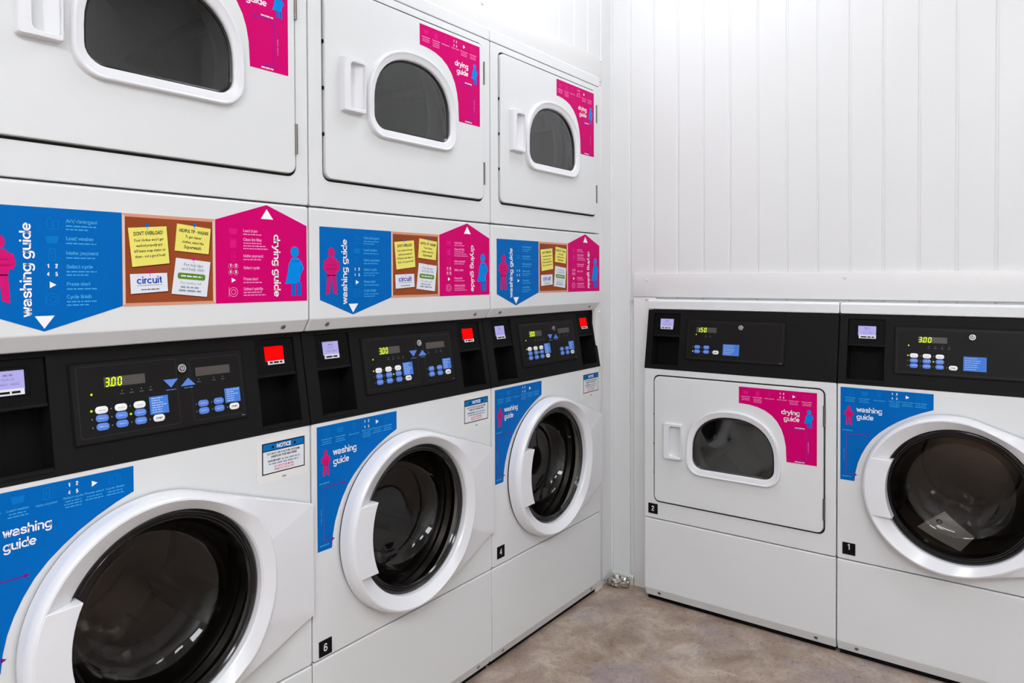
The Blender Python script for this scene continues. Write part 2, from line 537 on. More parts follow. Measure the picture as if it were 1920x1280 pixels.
# ------------------------------------------------------------------ setting
def wbox(x0, x1, y0, y1, z0, z1, m, acc=None):
    a = acc or Acc()
    a.box(x0, x1, y0, y1, z0, z1, m)
    return a

RX, FY = 3.1, -3.6                  # far side and rear of the room
struct(obj('floor', wbox(-0.95, RX, FY, 2.4, -0.05, 0, FLOORM)), 'mottled brown-grey vinyl floor')
struct(obj('ceiling', wbox(-0.95, RX, FY, 2.4, CEIL, CEIL + 0.05, LAMPW)))
struct(obj('wall_right', wbox(RX, RX + 0.05, FY, 2.4, 0, CEIL, PVCS)))
struct(obj('wall_front', wbox(-0.95, RX, FY - 0.05, FY, 0, CEIL, PVCS)))

def plank_mesh(w, h, name='plank'):
    g, d = 0.0022, 0.0030
    prof = [(-g, -0.010), (-g, -d), (g, -d), (g + 0.0028, -0.0006), (g + 0.0045, 0), (w - g - 0.003, 0), (w - g - 0.0012, -0.0008), (w - g, -d), (w - g, -0.010)]
    a = Acc()
    a.rings([[(x, 0, z) for x, z in prof], [(x, h, z) for x, z in prof]], PVC)
    return a.mesh(name, 0.15)
# backs of the two clad walls
hb = 0.012
a = Acc()
ys0, ys1 = -W - 0.006, 2 * W + 0.004
zl = 1.99
a.box(WALLX - 0.05, WALLX - 0.010, FY, ys0, 0, CEIL, PVC)
a.box(WALLX - 0.05, WALLX - 0.010, ys0, ys1, zl + 0.02, CEIL, PVC)
a.box(WALLX - 0.05, WALLX - 0.010, ys1 + 0.03, WALLY + 0.05, 0, CEIL, PVC)
wl = struct(obj('wall_left', a), 'white plank-clad wall above the stacked machines')
a = Acc()
xs0, xs1 = XR - 0.004, XR + 2 * W + 0.006
zb_ = 1.135
a.box(WALLX - 0.010, xs0 - 0.03, WALLY + 0.010, WALLY + 0.05, 0, CEIL, PVC)
a.box(xs0 - 0.03, xs1, WALLY + 0.010, WALLY + 0.05, zb_ + 0.03, CEIL, PVC)
a.box(xs1, RX, WALLY + 0.010, WALLY + 0.05, 0, CEIL, PVC)
wb = struct(obj('wall_back', a), 'white plank-clad wall behind the two single machines')
SP = 0.1005
tall, shortb, shortl = plank_mesh(SP, CEIL), plank_mesh(SP, CEIL - zb_), plank_mesh(SP, CEIL - zl)
up = Matrix.Rotation(math.pi / 2, 4, 'X')
k0 = -2
for k in range(k0, 30):
    x = 0.1585 + SP * k
    if x + SP > RX: break
    mid = x + SP > xs0 - 0.02 and x < xs1
    z = zb_ if mid else 0
    if x < WALLX:
        link('plank', plank_mesh(x + SP - WALLX, CEIL), wb, Matrix.Translation((WALLX, WALLY, 0)) @ up)
    else:
        link('plank', shortb if mid else tall, wb, Matrix.Translation((x, WALLY, z)) @ up)
rl = Matrix.Rotation(math.pi / 2, 4, 'Z') @ up
y = 0.8125 + SP * 6
while y > FY + SP:
    w_ = min(SP, WALLY - y)
    mid = y < ys1 and y + SP > ys0
    if w_ > 0.01:
        me = plank_mesh(w_, CEIL - zl if mid else CEIL) if w_ < SP else (shortl if mid else tall)
        link('plank', me, wl, Matrix.Translation((WALLX, y, zl if mid else 0)) @ rl)
    y -= SP

# flat white sheets that close the wall round the machines
def panel(name, poly, d, mtx, label, caps=()):
    a = Acc()
    a.slab(poly, -0.004, d, PVCS, 0.0025, 2)
    o = struct(obj(name, a, None, mtx), label)
    for x, y in caps:
        c = Acc()
        c.slab(disc(x, y, 0.0055, 14), d - 0.001, d + 0.0035, PLASTIC, 0.0025, 3)
        obj('screw_cap', c, o)
    return o
MB = Matrix.Translation((0, WALLY, FLOOR)) @ up
ML = Matrix.Translation((WALLX, 0, FLOOR)) @ rl
panel('trim_1', [(0.079, 1.098), (XR + 2 * W + 0.08, 1.098), (XR + 2 * W + 0.08, 1.1885), (0.079, 1.1885)], 0.013, MB,
      'white sheet above the two single machines', ((0.137, 1.163), (0.8514, 1.171)))
panel('trim_2', [(0.079, -0.052), (XR + 0.012, -0.052), (XR + 0.012, 1.0975), (0.079, 1.0975)], 0.011, MB,
      'white upright strip left of the number 2 dryer', ((0.135, 1.09),))
panel('trim_3', [(-W - 0.08, 1.936), (1.405, 1.936), (1.405, 2.028), (-W - 0.08, 2.028)], 0.013, ML,
      'white sheet above the stacked machines', ((1.392, 2.0185), (0.66, 2.0185)))
panel('trim_4', [(2 * W - 0.012, -0.052), (1.405, -0.052), (1.405, 1.9355), (2 * W - 0.012, 1.9355)], 0.0115, ML,
      'white upright strip right of the number 4 stack', ((1.393, 1.9275), (1.382, 1.04)))
struct(obj('trim_5', wbox(WALLX - .012, WALLX + .007, WALLY - .007, WALLY + .012, 0, CEIL, PVCS)), 'slim white bead in the corner of the two clad walls')
a = Acc()
a.rings([[(x, y_, z) for z, y_ in ((0, 0), (0.012, 0), (0.012, 0.030), (0.006, 0.038), (0, 0.038))] for x in (WALLX + 0.008, 0.076)], mat('skirting_white', (205, 206, 196), 0.4))
struct(obj('baseboard_back', a, None, Matrix.Translation((0, WALLY, 0)) @ up, 0.4), 'short piece of white skirting in the corner')

# ------------------------------------------------------------------ prints on the stickers
def icon(a, kind, x, y, s, m, z, mw):
    """small pictograms; x, y centre, s size"""
    h = s / 2
    if kind == 'bottle':
        a.outline([(x - h * .8, y - h), (x + h * .1, y - h), (x + h * .1, y + h * .3), (x - h * .2, y + h), (x - h * .5, y + h), (x - h * .8, y + h * .3)], s * .07, z, m)
        a.outline([(x + h * .25, y - h), (x + h, y - h), (x + h, y + h * .5), (x + h * .25, y + h * .5)], s * .07, z, m)
    elif kind == 'basket':
        a.flat([(x - h * .75, y - h * .6), (x + h * .75, y - h * .6), (x + h, y + h * .6), (x - h, y + h * .6)], z, m)
    elif kind == 'filter':
        a.flat([(x - h * .7, y - h), (x + h * .7, y - h), (x + h * .7, y + h * .6), (x - h * .7, y + h * .6)], z, m)
        a.line(x - h * .8, y + h * .85, x + h * .8, y + h * .85, s * .07, z, m)
    elif kind == 'pay':
        a.outline(rr(x - h * .5, y - h, x + h * .5, y + h, h * .25, 2), s * .07, z, m)
        a.line(x - h * .2, y, x + h * .2, y, s * .07, z, m)
        a.line(x, y - h * .5, x, y + h * .5, s * .07, z, m)
    elif kind == 'nums':
        for t, dx, dy in (('1', -.6, .35), ('2', .6, .35), ('4', -.6, -.95), ('5', .6, -.95)):
            a.title(t, x + dx * h, y + dy * h, s * .23, mw, z, s * .19, 'C', T=.30)
        for dx in (-.6, .6):
            for dy in (.55, -.75):
                a.outline(disc(x + dx * h, y + dy * h, s * .27, 10), s * .025, z - .0001, m)
    elif kind == 'play':
        a.outline(disc(x, y, s * .52, 14), s * .04, z, m)
        a.flat([(x - h * .5, y - h * .62), (x + h * .65, y), (x - h * .5, y + h * .62)], z + .0001, mw)
    elif kind == 'drum':
        a.outline(disc(x, y, s * .5, 14), s * .05, z, m)
        a.outline(disc(x, y, s * .28, 10), s * .05, z, m)
        a.line(x - h * 1.0, y - h, x - h * 1.0, y + h, s * .05, z, m)

def folded_arms(a, cx, y0, y1, z, m, md):
    """plain round-headed figure standing with its arms folded"""
    H = y1 - y0; k = H
    a.flat(disc(cx, y1 - .105 * k, .088 * k, 16, .105 * k), z, m)
    a.flat([(cx - .12 * k, y0 + .40 * k), (cx + .12 * k, y0 + .40 * k), (cx + .19 * k, y0 + .70 * k), (cx + .08 * k, y0 + .79 * k), (cx - .08 * k, y0 + .79 * k), (cx - .19 * k, y0 + .70 * k)], z, m)
    a.flat([(cx - .19 * k, y0 + .73 * k), (cx - .225 * k, y0 + .56 * k), (cx - .15 * k, y0 + .49 * k), (cx - .10 * k, y0 + .53 * k), (cx - .13 * k, y0 + .68 * k)], z + .0001, m)
    a.flat([(cx + .10 * k, y0 + .52 * k), (cx + .18 * k, y0 + .49 * k), (cx + .225 * k, y0 + .57 * k), (cx + .19 * k, y0 + .73 * k), (cx + .13 * k, y0 + .68 * k)], z + .0001, m)
    a.line(cx - .15 * k, y0 + .58 * k, cx + .16 * k, y0 + .60 * k, .055 * k, z + .0002, m)
    a.line(cx - .15 * k, y0 + .545 * k, cx + .15 * k, y0 + .555 * k, .016 * k, z + .0003, md)
    a.line(cx - .13 * k, y0 + .625 * k, cx + .13 * k, y0 + .64 * k, .012 * k, z + .0003, md)
    for s in (-1, 1):
        a.flat([(cx + s * .01 * k, y0 + .42 * k), (cx + s * .045 * k, y0 + .03 * k), (cx + s * .145 * k, y0), (cx + s * .145 * k, y0 + .045 * k), (cx + s * .12 * k, y0 + .42 * k)][::s], z, m)

def caped(a, cx, y0, y1, z, m, md):
    """plain round-headed figure in a short cape, one hand on its hip"""
    k = y1 - y0
    a.flat(disc(cx - .01 * k, y1 - .11 * k, .09 * k, 16, .11 * k), z, m)
    a.flat([(cx - .22 * k, y0 + .24 * k), (cx - .02 * k, y0 + .25 * k), (cx + .09 * k, y0 + .27 * k), (cx + .11 * k, y0 + .42 * k), (cx + .185 * k, y0 + .56 * k), (cx + .13 * k, y0 + .69 * k), (cx + .07 * k, y0 + .765 * k), (cx - .08 * k, y0 + .765 * k), (cx - .14 * k, y0 + .64 * k), (cx - .17 * k, y0 + .42 * k)], z, m)
    a.line(cx - .07 * k, y0 + .70 * k, cx + .10 * k, y0 + .70 * k, .02 * k, z + .0001, md)
    a.line(cx + .115 * k, y0 + .47 * k, cx + .13 * k, y0 + .60 * k, .018 * k, z + .0001, md)
    for s in (0, 1):
        x = cx - .08 * k + s * .12 * k
        a.flat([(x - .005 * k, y0 + .0 * k), (x + .085 * k, y0), (x + .085 * k, y0 + .27 * k), (x, y0 + .27 * k)], z - .0001, md)

def widen(a, cx, f):
    a.v = [(cx + (x - cx) * f, y, z) for x, y, z in a.v]

def load_arrow(a, x_out, x_in, y0, y1, z, m):
    """bracket from MAXIMUM down to MINIMUM with an arrow head at each end"""
    a.line(x_out, y1, x_in, y1, .0022, z, m)
    a.line(x_out, y0, x_out, y1, .0018, z, m)
    xm = x_out + (x_in - x_out) * .45
    a.line(x_out, y0, xm, y0, .0018, z, m)
    s = 1 if x_in > x_out else -1
    for xx, yy in ((x_in, y1), (xm, y0)):
        p = [(xx - s * .005, yy - .0042), (xx + s * .004, yy), (xx - s * .005, yy + .0042)]
        a.flat(p if s > 0 else p[::-1], z + .0001, m)

def washer_sticker(parent):
    """blue corner sticker left of the washer's door; origin at its top left"""
    pts = [(0.0, 0.0), (0.0, -0.298), (0.042, -0.298), (0.0455, -0.267), (0.052, -0.238), (0.0625, -0.210), (0.076, -0.183), (0.093, -0.157), (0.114, -0.134), (0.138, -0.1135), (0.165, -0.094), (0.195, -0.0765), (0.228, -0.0605), (0.2595, -0.0480), (0.2595, 0.0)]
    a = Acc(); a.slab(pts, 0.0, 0.0005, BLUE)
    st = obj('washing_guide_sticker', a, parent, MS @ Matrix.Translation((0.0165, 0.8215, 0.0)))
    z = .0008
    t = Acc()
    title(st, 'washing', .0475, -.0755, .0118, WHT, z, .0735)
    title(st, 'guide', .0475, -.0985, .0118, WHT, z, .0495)
    for cx, cy, s_, n in ((.029, -.034, 'Add detergent', 2), (.070, -.034, 'Load washer', 2), (.113, -.036, 'Make payment', 0), (.155, -.034, 'Select cycle', 3), (.190, -.034, 'Press start', 2), (.226, -.034, 'Cycle finish', 2)):
        t.title(s_, cx, cy, .0027, BLUEL, z, .033, 'C', T=.27)
        for q in range(n): t.words(cx, cy - .0055 - .005 * q, .026 + .004 * (q % 2), .0018, BLUEL, z, 'C')
    t.text('MAXIMUM', .006, -.139, .0036, BLUEL, z, width=.029, bold=.03, res=1)
    t.text('MINIMUM', .006, -.2875, .0036, BLUEL, z, width=.027, bold=.03, res=1)
    t.text('LOAD LEVEL', .0125, -.235, .003, BLUEL, z, width=.038, rot=math.pi / 2, res=1)
    stuff(obj('small_print', t, st))
    icons(st, [(kd, cx, -.0165, .021 if kd != 'play' else .017, BLUEF, z) for cx, kd in ((.029, 'bottle'), (.070, 'basket'), (.113, 'pay'), (.155, 'nums'), (.190, 'play'), (.226, 'drum'))])
    f = Acc(); folded_arms(f, .0255, -.1205, -.0585, z, MAGD, MAGD2)
    obj('person_pictogram', f, st)
    l = Acc(); load_arrow(l, .0175, .083, -.277, -.1475, z, PURP)
    obj('load_level_arrow', l, st)
    return st

def dryer_sticker(parent, x, y, z0):
    """pink corner sticker on the dryer door; x, y is the door's lower left corner"""
    pts = [(.366, .400), (.384, .3995), (.405, .3975), (.430, .3925), (.455, .3835), (.478, .369), (.497, .349), (.511, .325), (.5195, .300), (.525, .270), (.5275, .218), (.624, .218), (.624, .458), (.366, .458)]
    a = Acc(); a.slab(pts, 0, .0005, MAG)
    st = obj('drying_guide_sticker', a, parent, Matrix.Translation((x, y, z0)))
    z = .0008
    t = Acc()
    title(st, 'drying', .5700, .378, .0113, WHT, z, .0600, 'R')
    title(st, 'guide', .5700, .3565, .0113, WHT, z, .0520, 'R')
    for cx, s_, n in ((.390, 'Load dryer', 2), (.431, 'Clean lint filter', 3), (.471, 'Make payment', 0), (.512, 'Select cycle', 0), (.551, 'Press start', 2), (.592, 'Unload quickly', 2)):
        t.title(s_, cx, .4235, .0026, MAGL, z, .032, 'C', T=.27)
        for q in range(n): t.words(cx, .418 - .005 * q, .027, .0018, MAGL, z, 'C')
    t.text('MAXIMUM', .555, .3345, .0034, WHT, z, width=.03, bold=.03, res=1)
    t.text('MINIMUM', .555, .2215, .0034, WHT, z, width=.03, bold=.03, res=1)
    t.text('LOAD LEVEL', .5985, .258, .003, MAGL, z, width=.036, rot=math.pi / 2, res=1)
    stuff(obj('small_print', t, st))
    icons(st, [(kd, cx, .4395, .019 if kd != 'play' else .016, MAGF, z) for cx, kd in ((.390, 'basket'), (.431, 'filter'), (.471, 'pay'), (.512, 'nums'), (.551, 'play'), (.592, 'drum'))])
    f = Acc(); caped(f, .6, .341, .400, z, CYAN, CYAN2); widen(f, .6, 1.25)
    obj('person_pictogram', f, st)
    l = Acc(); load_arrow(l, .590, .538, .230, .330, z, VIOL)
    obj('load_level_arrow', l, st)
    return st

def quad_note(a, pts, m, z):
    (x0, y0), (x1, y1), (x2, y2), (x3, y3) = pts
    a.flat([(x + .0012, y - .0016) for x, y in pts], z, SHAD)
    a.flat(pts, z + .0001, m)

def guide_sticker(parent):
    """the wide print on the dryer's lower panel: blue arrow, cork board, pink arrow"""
    a = Acc()
    a.slab([(.029, 1.1230), (.130, 1.0845), (.2605, 1.1240), (.2605, 1.2975), (.029, 1.2975)], 0, .0005, BLUE)
    a.slab([(.2605, 1.1228), (.4465, 1.1228), (.4465, 1.2972), (.2605, 1.2972)], 0, .0005, CORKF)
    a.slab([(.4465, 1.1225), (.675, 1.1225), (.675, 1.296), (.569, 1.3363), (.4465, 1.2968)], 0, .0005, MAG)
    st = obj('guide_sticker', a, parent, MS)
    z = .0008
    for q in ([(.2605, 1.1228), (.2655, 1.129), (.2655, 1.291), (.2605, 1.2972)], [(.4465, 1.2972), (.4405, 1.291), (.4405, 1.129), (.4465, 1.1228)]):
        b = Acc(); b.flat(q, z, CORKF2); obj('cork_board_edge', b, st)
    b = Acc()
    b.flat([(.2655, 1.129), (.4405, 1.129), (.4405, 1.291), (.2655, 1.291)], z, CORK)
    obj('cork_board_print', b, st)
    z1 = .0012; zt = z1 + .0003
    def pin(n, x, y_, m):
        n.flat(disc(x, y_, .0036, 10), z1 + .0005, m)
        n.line(x, y_ - .003, x + .0012, y_ - .009, .001, z1 + .0004, INKG)
    def note(pts, m, px, py, pm):
        n = Acc(); quad_note(n, pts, m, z1)
        o = obj('pinned_note', n, st)
        return o, px, py, pm
    def done(n, px, py, pm):
        pin(n, px, py, pm); stuff(obj('note_print', n, st))
    r1, r2_ = .10, -.085
    note([(.2783, 1.1967), (.3496, 1.2047), (.3442, 1.2769), (.2709, 1.2699)], YEL, 0, 0, 0)
    n = Acc()
    n.text("DON'T OVERLOAD!", .3090, 1.2585, .0068, INK, zt, width=.056, align='C', rot=r1, bold=.02, shear=.1)
    for k, s_ in enumerate(("Your clothes won't get", 'washed properly and', "it'll leave soap stains on", 'them - not a good look!')):
        n.text(s_, .3100 + .0009 * k, 1.2468 - .0102 * k, .0052, INK, zt, width=(.057, .050, .060, .058)[k], align='C', rot=r1, bold=.014, shear=.15, res=1)
    done(n, .3065, 1.2765, CYAN2)
    note([(.36, 1.2301), (.4313, 1.2242), (.4366, 1.2765), (.3654, 1.2837)], YEL, 0, 0, 0)
    n = Acc()
    n.text('HELPFUL TIP - WASHER', .4000, 1.2655, .0062, INK, zt, width=.062, align='C', rot=r2_, bold=.02, shear=.1)
    for k, s_ in enumerate(('To get cleaner', 'clothes, select the', 'Superwash')):
        n.text(s_, .3990 - .0012 * k, 1.2548 - .0105 * k, .0054 if k < 2 else .0068, INK, zt, width=(.034, .046, .036)[k], align='C', rot=r2_, bold=.016, shear=.15, res=1)
    done(n, .4015, 1.2825, CYAN2)
    note([(.275, 1.146), (.3461, 1.1503), (.3445, 1.1861), (.2736, 1.1833)], NOTEW, 0, 0, 0)
    title(st, 'circuit', .3105, 1.1655, .0098, NAVY, zt, .0485, 'C', .045, 'card_lettering', .225)
    n = Acc()
    n.words(.3110, 1.1618, .048, .0012, INKG, zt, 'C', .045)
    n.words(.3115, 1.1535, .034, .0016, INK, zt, 'C', .045)
    done(n, .3105, 1.1880, MAGD)
    note([(.3528, 1.1449), (.4266, 1.137), (.4352, 1.2083), (.3625, 1.216)], NOTEW, 0, 0, 0)
    n = Acc()
    n.text('For top tips', .3985, 1.1985, .0058, INKG, zt, width=.040, align='C', rot=r2_, bold=.02, res=1)
    n.text('and help visit:', .3975, 1.1902, .0058, INKG, zt, width=.048, align='C', rot=r2_, bold=.02, res=1)
    c, s_ = math.cos(r2_), math.sin(r2_)
    n.flat([(.3945 + x * c - y * s_, 1.1785 + x * s_ + y * c) for x, y in rr(-.029, -.0062, .029, .0062, .004, 3)], z1 + .0002, GRN)
    n.words(.3945, 1.1775, .045, .0024, WHT, z1 + .0004, 'C', r2_)
    n.text('For service call', .3925, 1.1630, .0046, INKG, zt, width=.042, align='C', rot=r2_, bold=.01, res=1)
    n.words(.3915, 1.1550, .040, .0034, INKG, zt, 'C', r2_)
    n.words(.3905, 1.1480, .046, .0036, INKG, zt, 'C', r2_)
    done(n, .3985, 1.2145, MAGD)
    title(st, 'washing guide', .1115, 1.1105, .0123, WHT, z, .1600, 'L', math.pi / 2)
    title(st, 'drying guide', .5862, 1.2722, .0120, WHT, z, .1395, 'L', -math.pi / 2)
    t = Acc()
    for s_, y_, n_ in (('Add detergent', 1.2755, 2), ('Load washer', 1.2450, 1), ('Make payment', 1.2195, 1), ('Select cycle', 1.1955, 2), ('Press start', 1.1650, 1), ('Cycle finish', 1.1425, 2)):
        title(st, s_, .1655, y_ - .0025, .0047, BLUEL, z, .0041 * stroke_geo(s_)[2] * 1.22, name='caption_lettering', T=.26)
        for q in range(n_): t.words(.1655, y_ - .0092 - .006 * q, (.050, .036)[q], .0022, BLUEL, z)
    for s_, y_, n_ in (('Load dryer', 1.2765, 1), ('Clean lint filter', 1.2575, 3), ('Make payment', 1.2225, 1), ('Select cycle', 1.1970, 0), ('Press start', 1.1730, 1), ('Unload quickly', 1.1515, 2)):
        title(st, s_, .5110, y_ - .0025, .0046, MAGL, z, .0037 * stroke_geo(s_)[2] * 1.22, name='caption_lettering', T=.26)
        for q in range(n_): t.words(.5110, y_ - .0082 - .0058 * q, (.044, .054, .060)[q], .0021, MAGL, z)
    stuff(obj('small_print', t, st))
    for tri in ([(.1298, 1.0893), (.146, 1.1112), (.1155, 1.1112)], [(.5541, 1.305), (.5854, 1.305), (.569, 1.327)]):
        w = Acc(); w.flat(tri, z, WHT); obj('arrow_head', w, st)
    rows = [(kd, .1435, y_, .0215 if kd != 'play' else .018, BLUEF, z) for kd, y_ in (('bottle', 1.271), ('basket', 1.2425), ('pay', 1.217), ('nums', 1.190), ('play', 1.1645), ('drum', 1.139))]
    rows += [(kd, .487, y_, .0205 if kd != 'play' else .0165, MAGF if kd not in ('drum', 'nums') else MAGL, z) for kd, y_ in (('basket', 1.2745), ('filter', 1.250), ('pay', 1.2215), ('nums', 1.195), ('play', 1.171), ('drum', 1.146))]
    icons(st, rows)
    f = Acc(); folded_arms(f, .0635, 1.1345, 1.2485, z, MAGD, MAGD2)
    obj('person_pictogram', f, st)
    f = Acc(); caped(f, .643, 1.1350, 1.2475, z, CYAN, CYAN2); widen(f, .643, 1.12)
    obj('person_pictogram', f, st)
    return st

def notice_sticker(parent):
    a = Acc()
    a.slab(rr(.5385, .7215, .678, .8195, .010, 4), 0, .0006, mat('notice_backing', (226, 225, 222), 0.35))
    st = obj('notice_sticker', a, parent, MS)
    x0, x1, y0, y1 = .5515, .6642, .7398, .8095
    z = .0009
    b = Acc()
    b.flat([(x0, y0), (x1, y0), (x1, y1), (x0, y1)], z, INK)
    b.flat([(x0 + .0025, y0 + .0025), (x1 - .0025, y0 + .0025), (x1 - .0025, .7905), (x0 + .0025, .7905)], z + .0001, NOTEW)
    b.flat([(x0 + .0025, .7925), (x1 - .0025, .7925), (x1 - .0025, y1 - .0025), (x0 + .0025, y1 - .0025)], z + .0001, NOTB)
    obj('bordered_notice', b, st)
    t = Acc(); cx = (x0 + x1) / 2; zt = z + .0004
    line_of(st, 'NOTICE', cx, .7955, .0085, WHT, zt, 'notice_lettering', width=.037, align='C', bold=.03)
    for sx in (-1, 1):
        t.flat([(cx + sx * .029 - .004, .7965), (cx + sx * .029 + .004, .7965), (cx + sx * .029, .8035)], zt, INK)
    t.text('DO NOT USE COLOUR CATCHER', cx, .7825, .0042, INK, zt, width=.086, align='C', bold=.03, res=1)
    t.text('SHEETS IN THIS MACHINE', cx, .7755, .0042, INK, zt, width=.068, align='C', bold=.03, res=1)
    t.text('SAVE MONEY', cx - .042, .7665, .0042, INK, zt, width=.034, bold=.03, res=1)
    t.words(cx - .006, .7668, .048, .0030, INKG, zt)
    t.words(cx, .7602, .078, .0030, INKG, zt, 'C')
    t.text('DO NOT USE MORE', cx, .7525, .0042, RED, zt, width=.050, align='C', bold=.02, res=1)
    t.text('THAN 1/2 OF A CUP', cx, .7460, .0042, RED, zt, width=.052, align='C', bold=.02, res=1)
    t.words(cx, .7265, .010, .0035, INKG, zt, 'C')
    stuff(obj('small_print', t, st))
    return st

def number_plate(parent, n, x, y):
    a = Acc(); a.slab(rr(x, y, x + .0385, y + .0385, .0012, 2), 0, .0008, INK)
    o = obj('number_plate', a, parent, MS)
    t = Acc(); t.title(str(n), x + .0192, y + .0105 + (.006 if n == 1 else 0), .0135, WHT, .0011, .0115 if n != 1 else .009, 'C')
    obj('numeral', t, o)
    return o

# ------------------------------------------------------------------ control fascia
SEG = {'3': 'abgcd', '0': 'abcdef', '1': 'bc', '5': 'afgcd'}
def seven(a, ch, x, y, w, h, z, m, t=None):
    t = t or h * .155; sl = h * .10
    def P(px, py): return (x + px + py / h * sl, y + py)
    def bar(x0, y0, x1, y1):
        dx, dy = x1 - x0, y1 - y0; l = math.hypot(dx, dy); nx, ny = -dy / l * t / 2, dx / l * t / 2
        e = t * .25; ux, uy = dx / l * e, dy / l * e
        q = [(x0 + ux + nx, y0 + uy + ny), (x0 + ux - nx, y0 + uy - ny), (x1 - ux - nx, y1 - uy - ny), (x1 - ux + nx, y1 - uy + ny)]
        a.flat([P(*p) for p in q], z, m)
    hh = h / 2
    S = {'a': (0, h, w, h), 'b': (w, hh, w, h), 'c': (w, 0, w, hh), 'd': (0, 0, w, 0), 'e': (0, 0, 0, hh), 'f': (0, hh, 0, h), 'g': (0, hh, w, hh)}
    for s in SEG[ch]: bar(*S[s])

def grid_plate(a, us, vs_, holes, m, z):
    for i in range(len(us) - 1):
        for j in range(len(vs_) - 1):
            cu, cv = (us[i] + us[i + 1]) / 2, (vs_[j] + vs_[j + 1]) / 2
            if any(h[0] < cu < h[1] and h[2] < cv < h[3] for h in holes): continue
            a.flat([(us[i], vs_[j]), (us[i + 1], vs_[j]), (us[i + 1], vs_[j + 1]), (us[i], vs_[j + 1])], z, m)

_pill = {}
def pill(kind):
    if kind not in _pill:
        a = Acc(); a.slab(rr(-.0111, -.0067, .0111, .0067, .0062, 4), 0, .0016, KEYW if kind != 'blue' else KEYB, .0006, 2)
        if kind == 'start':
            a.text('START', 0, -.0016, .0034, INK, .0019, width=.0135, align='C', bold=.03, res=1)
        elif kind == 'blue':
            a.words(0, -.0010, .013, .0020, mat('button_pale_blue', (150, 178, 232), .4), .0019, 'C')
        else:
            a.words(0, -.0010, .012, .0014, mat('button_grey_print', (190, 190, 192), .4), .0019, 'C')
        _pill[kind] = a.mesh('button')
    return _pill[kind]

def reader(parent, u0, u1, sc, st, lit, lines=True):
    """payment reader set in the fascia: black block, lit screen, white serial sticker"""
    a = Acc()
    a.slab(rr(u0, .1225, u1, .2085, .004, 3), -.05, -.0035, DEEP, .002, 2)
    a.slab([(u0, .1215), (u1, .1215), (u1, .1275), (u0, .1275)], -.05, -.0015, BLACK, .0015, 2)
    fr = rr(sc[0] - .008, sc[1] - .013, sc[2] + .008, sc[3] + .006, .003, 3)
    frame(a, fr, rr(sc[0], sc[1], sc[2], sc[3], .001, 3), ((sc[0] + sc[2]) / 2, (sc[1] + sc[3]) / 2), [(1, 0, -.0035), (.8, 0, -.0015), (.2, 0, -.0015), (0, 0, -.0050)], DEEP)
    o = obj('payment_reader', a, parent, MP)
    s = Acc()
    s.flat([(sc[0], sc[1]), (sc[2], sc[1]), (sc[2], sc[3]), (sc[0], sc[3])], -.0030, lit)
    if lines:
        cx = (sc[0] + sc[2]) / 2; h = (sc[3] - sc[1])
        s.words(cx, sc[3] - h * .28, .014, .003, LCDT, -.0027, 'C')
        s.text('PLACE', cx, sc[3] - h * .52, .0042, LCDT, -.0027, width=.019, align='C', res=1)
        s.text('CARD HERE', cx, sc[3] - h * .78, .0042, LCDT, -.0027, width=.034, align='C', res=1)
    stuff(obj('screen', s, o)) if False else obj('screen', s, o)
    t = Acc()
    t.slab([(st[0], st[1]), (st[2], st[1]), (st[2], st[3]), (st[0], st[3])], -.0028, -.0008, NOTEW)
    t.words((st[0] + st[2]) / 2, st[1] + .0028, (st[2] - st[0]) * .8, .0038, INK, -.0005, 'C')
    obj('serial_sticker', t, o)
    return o

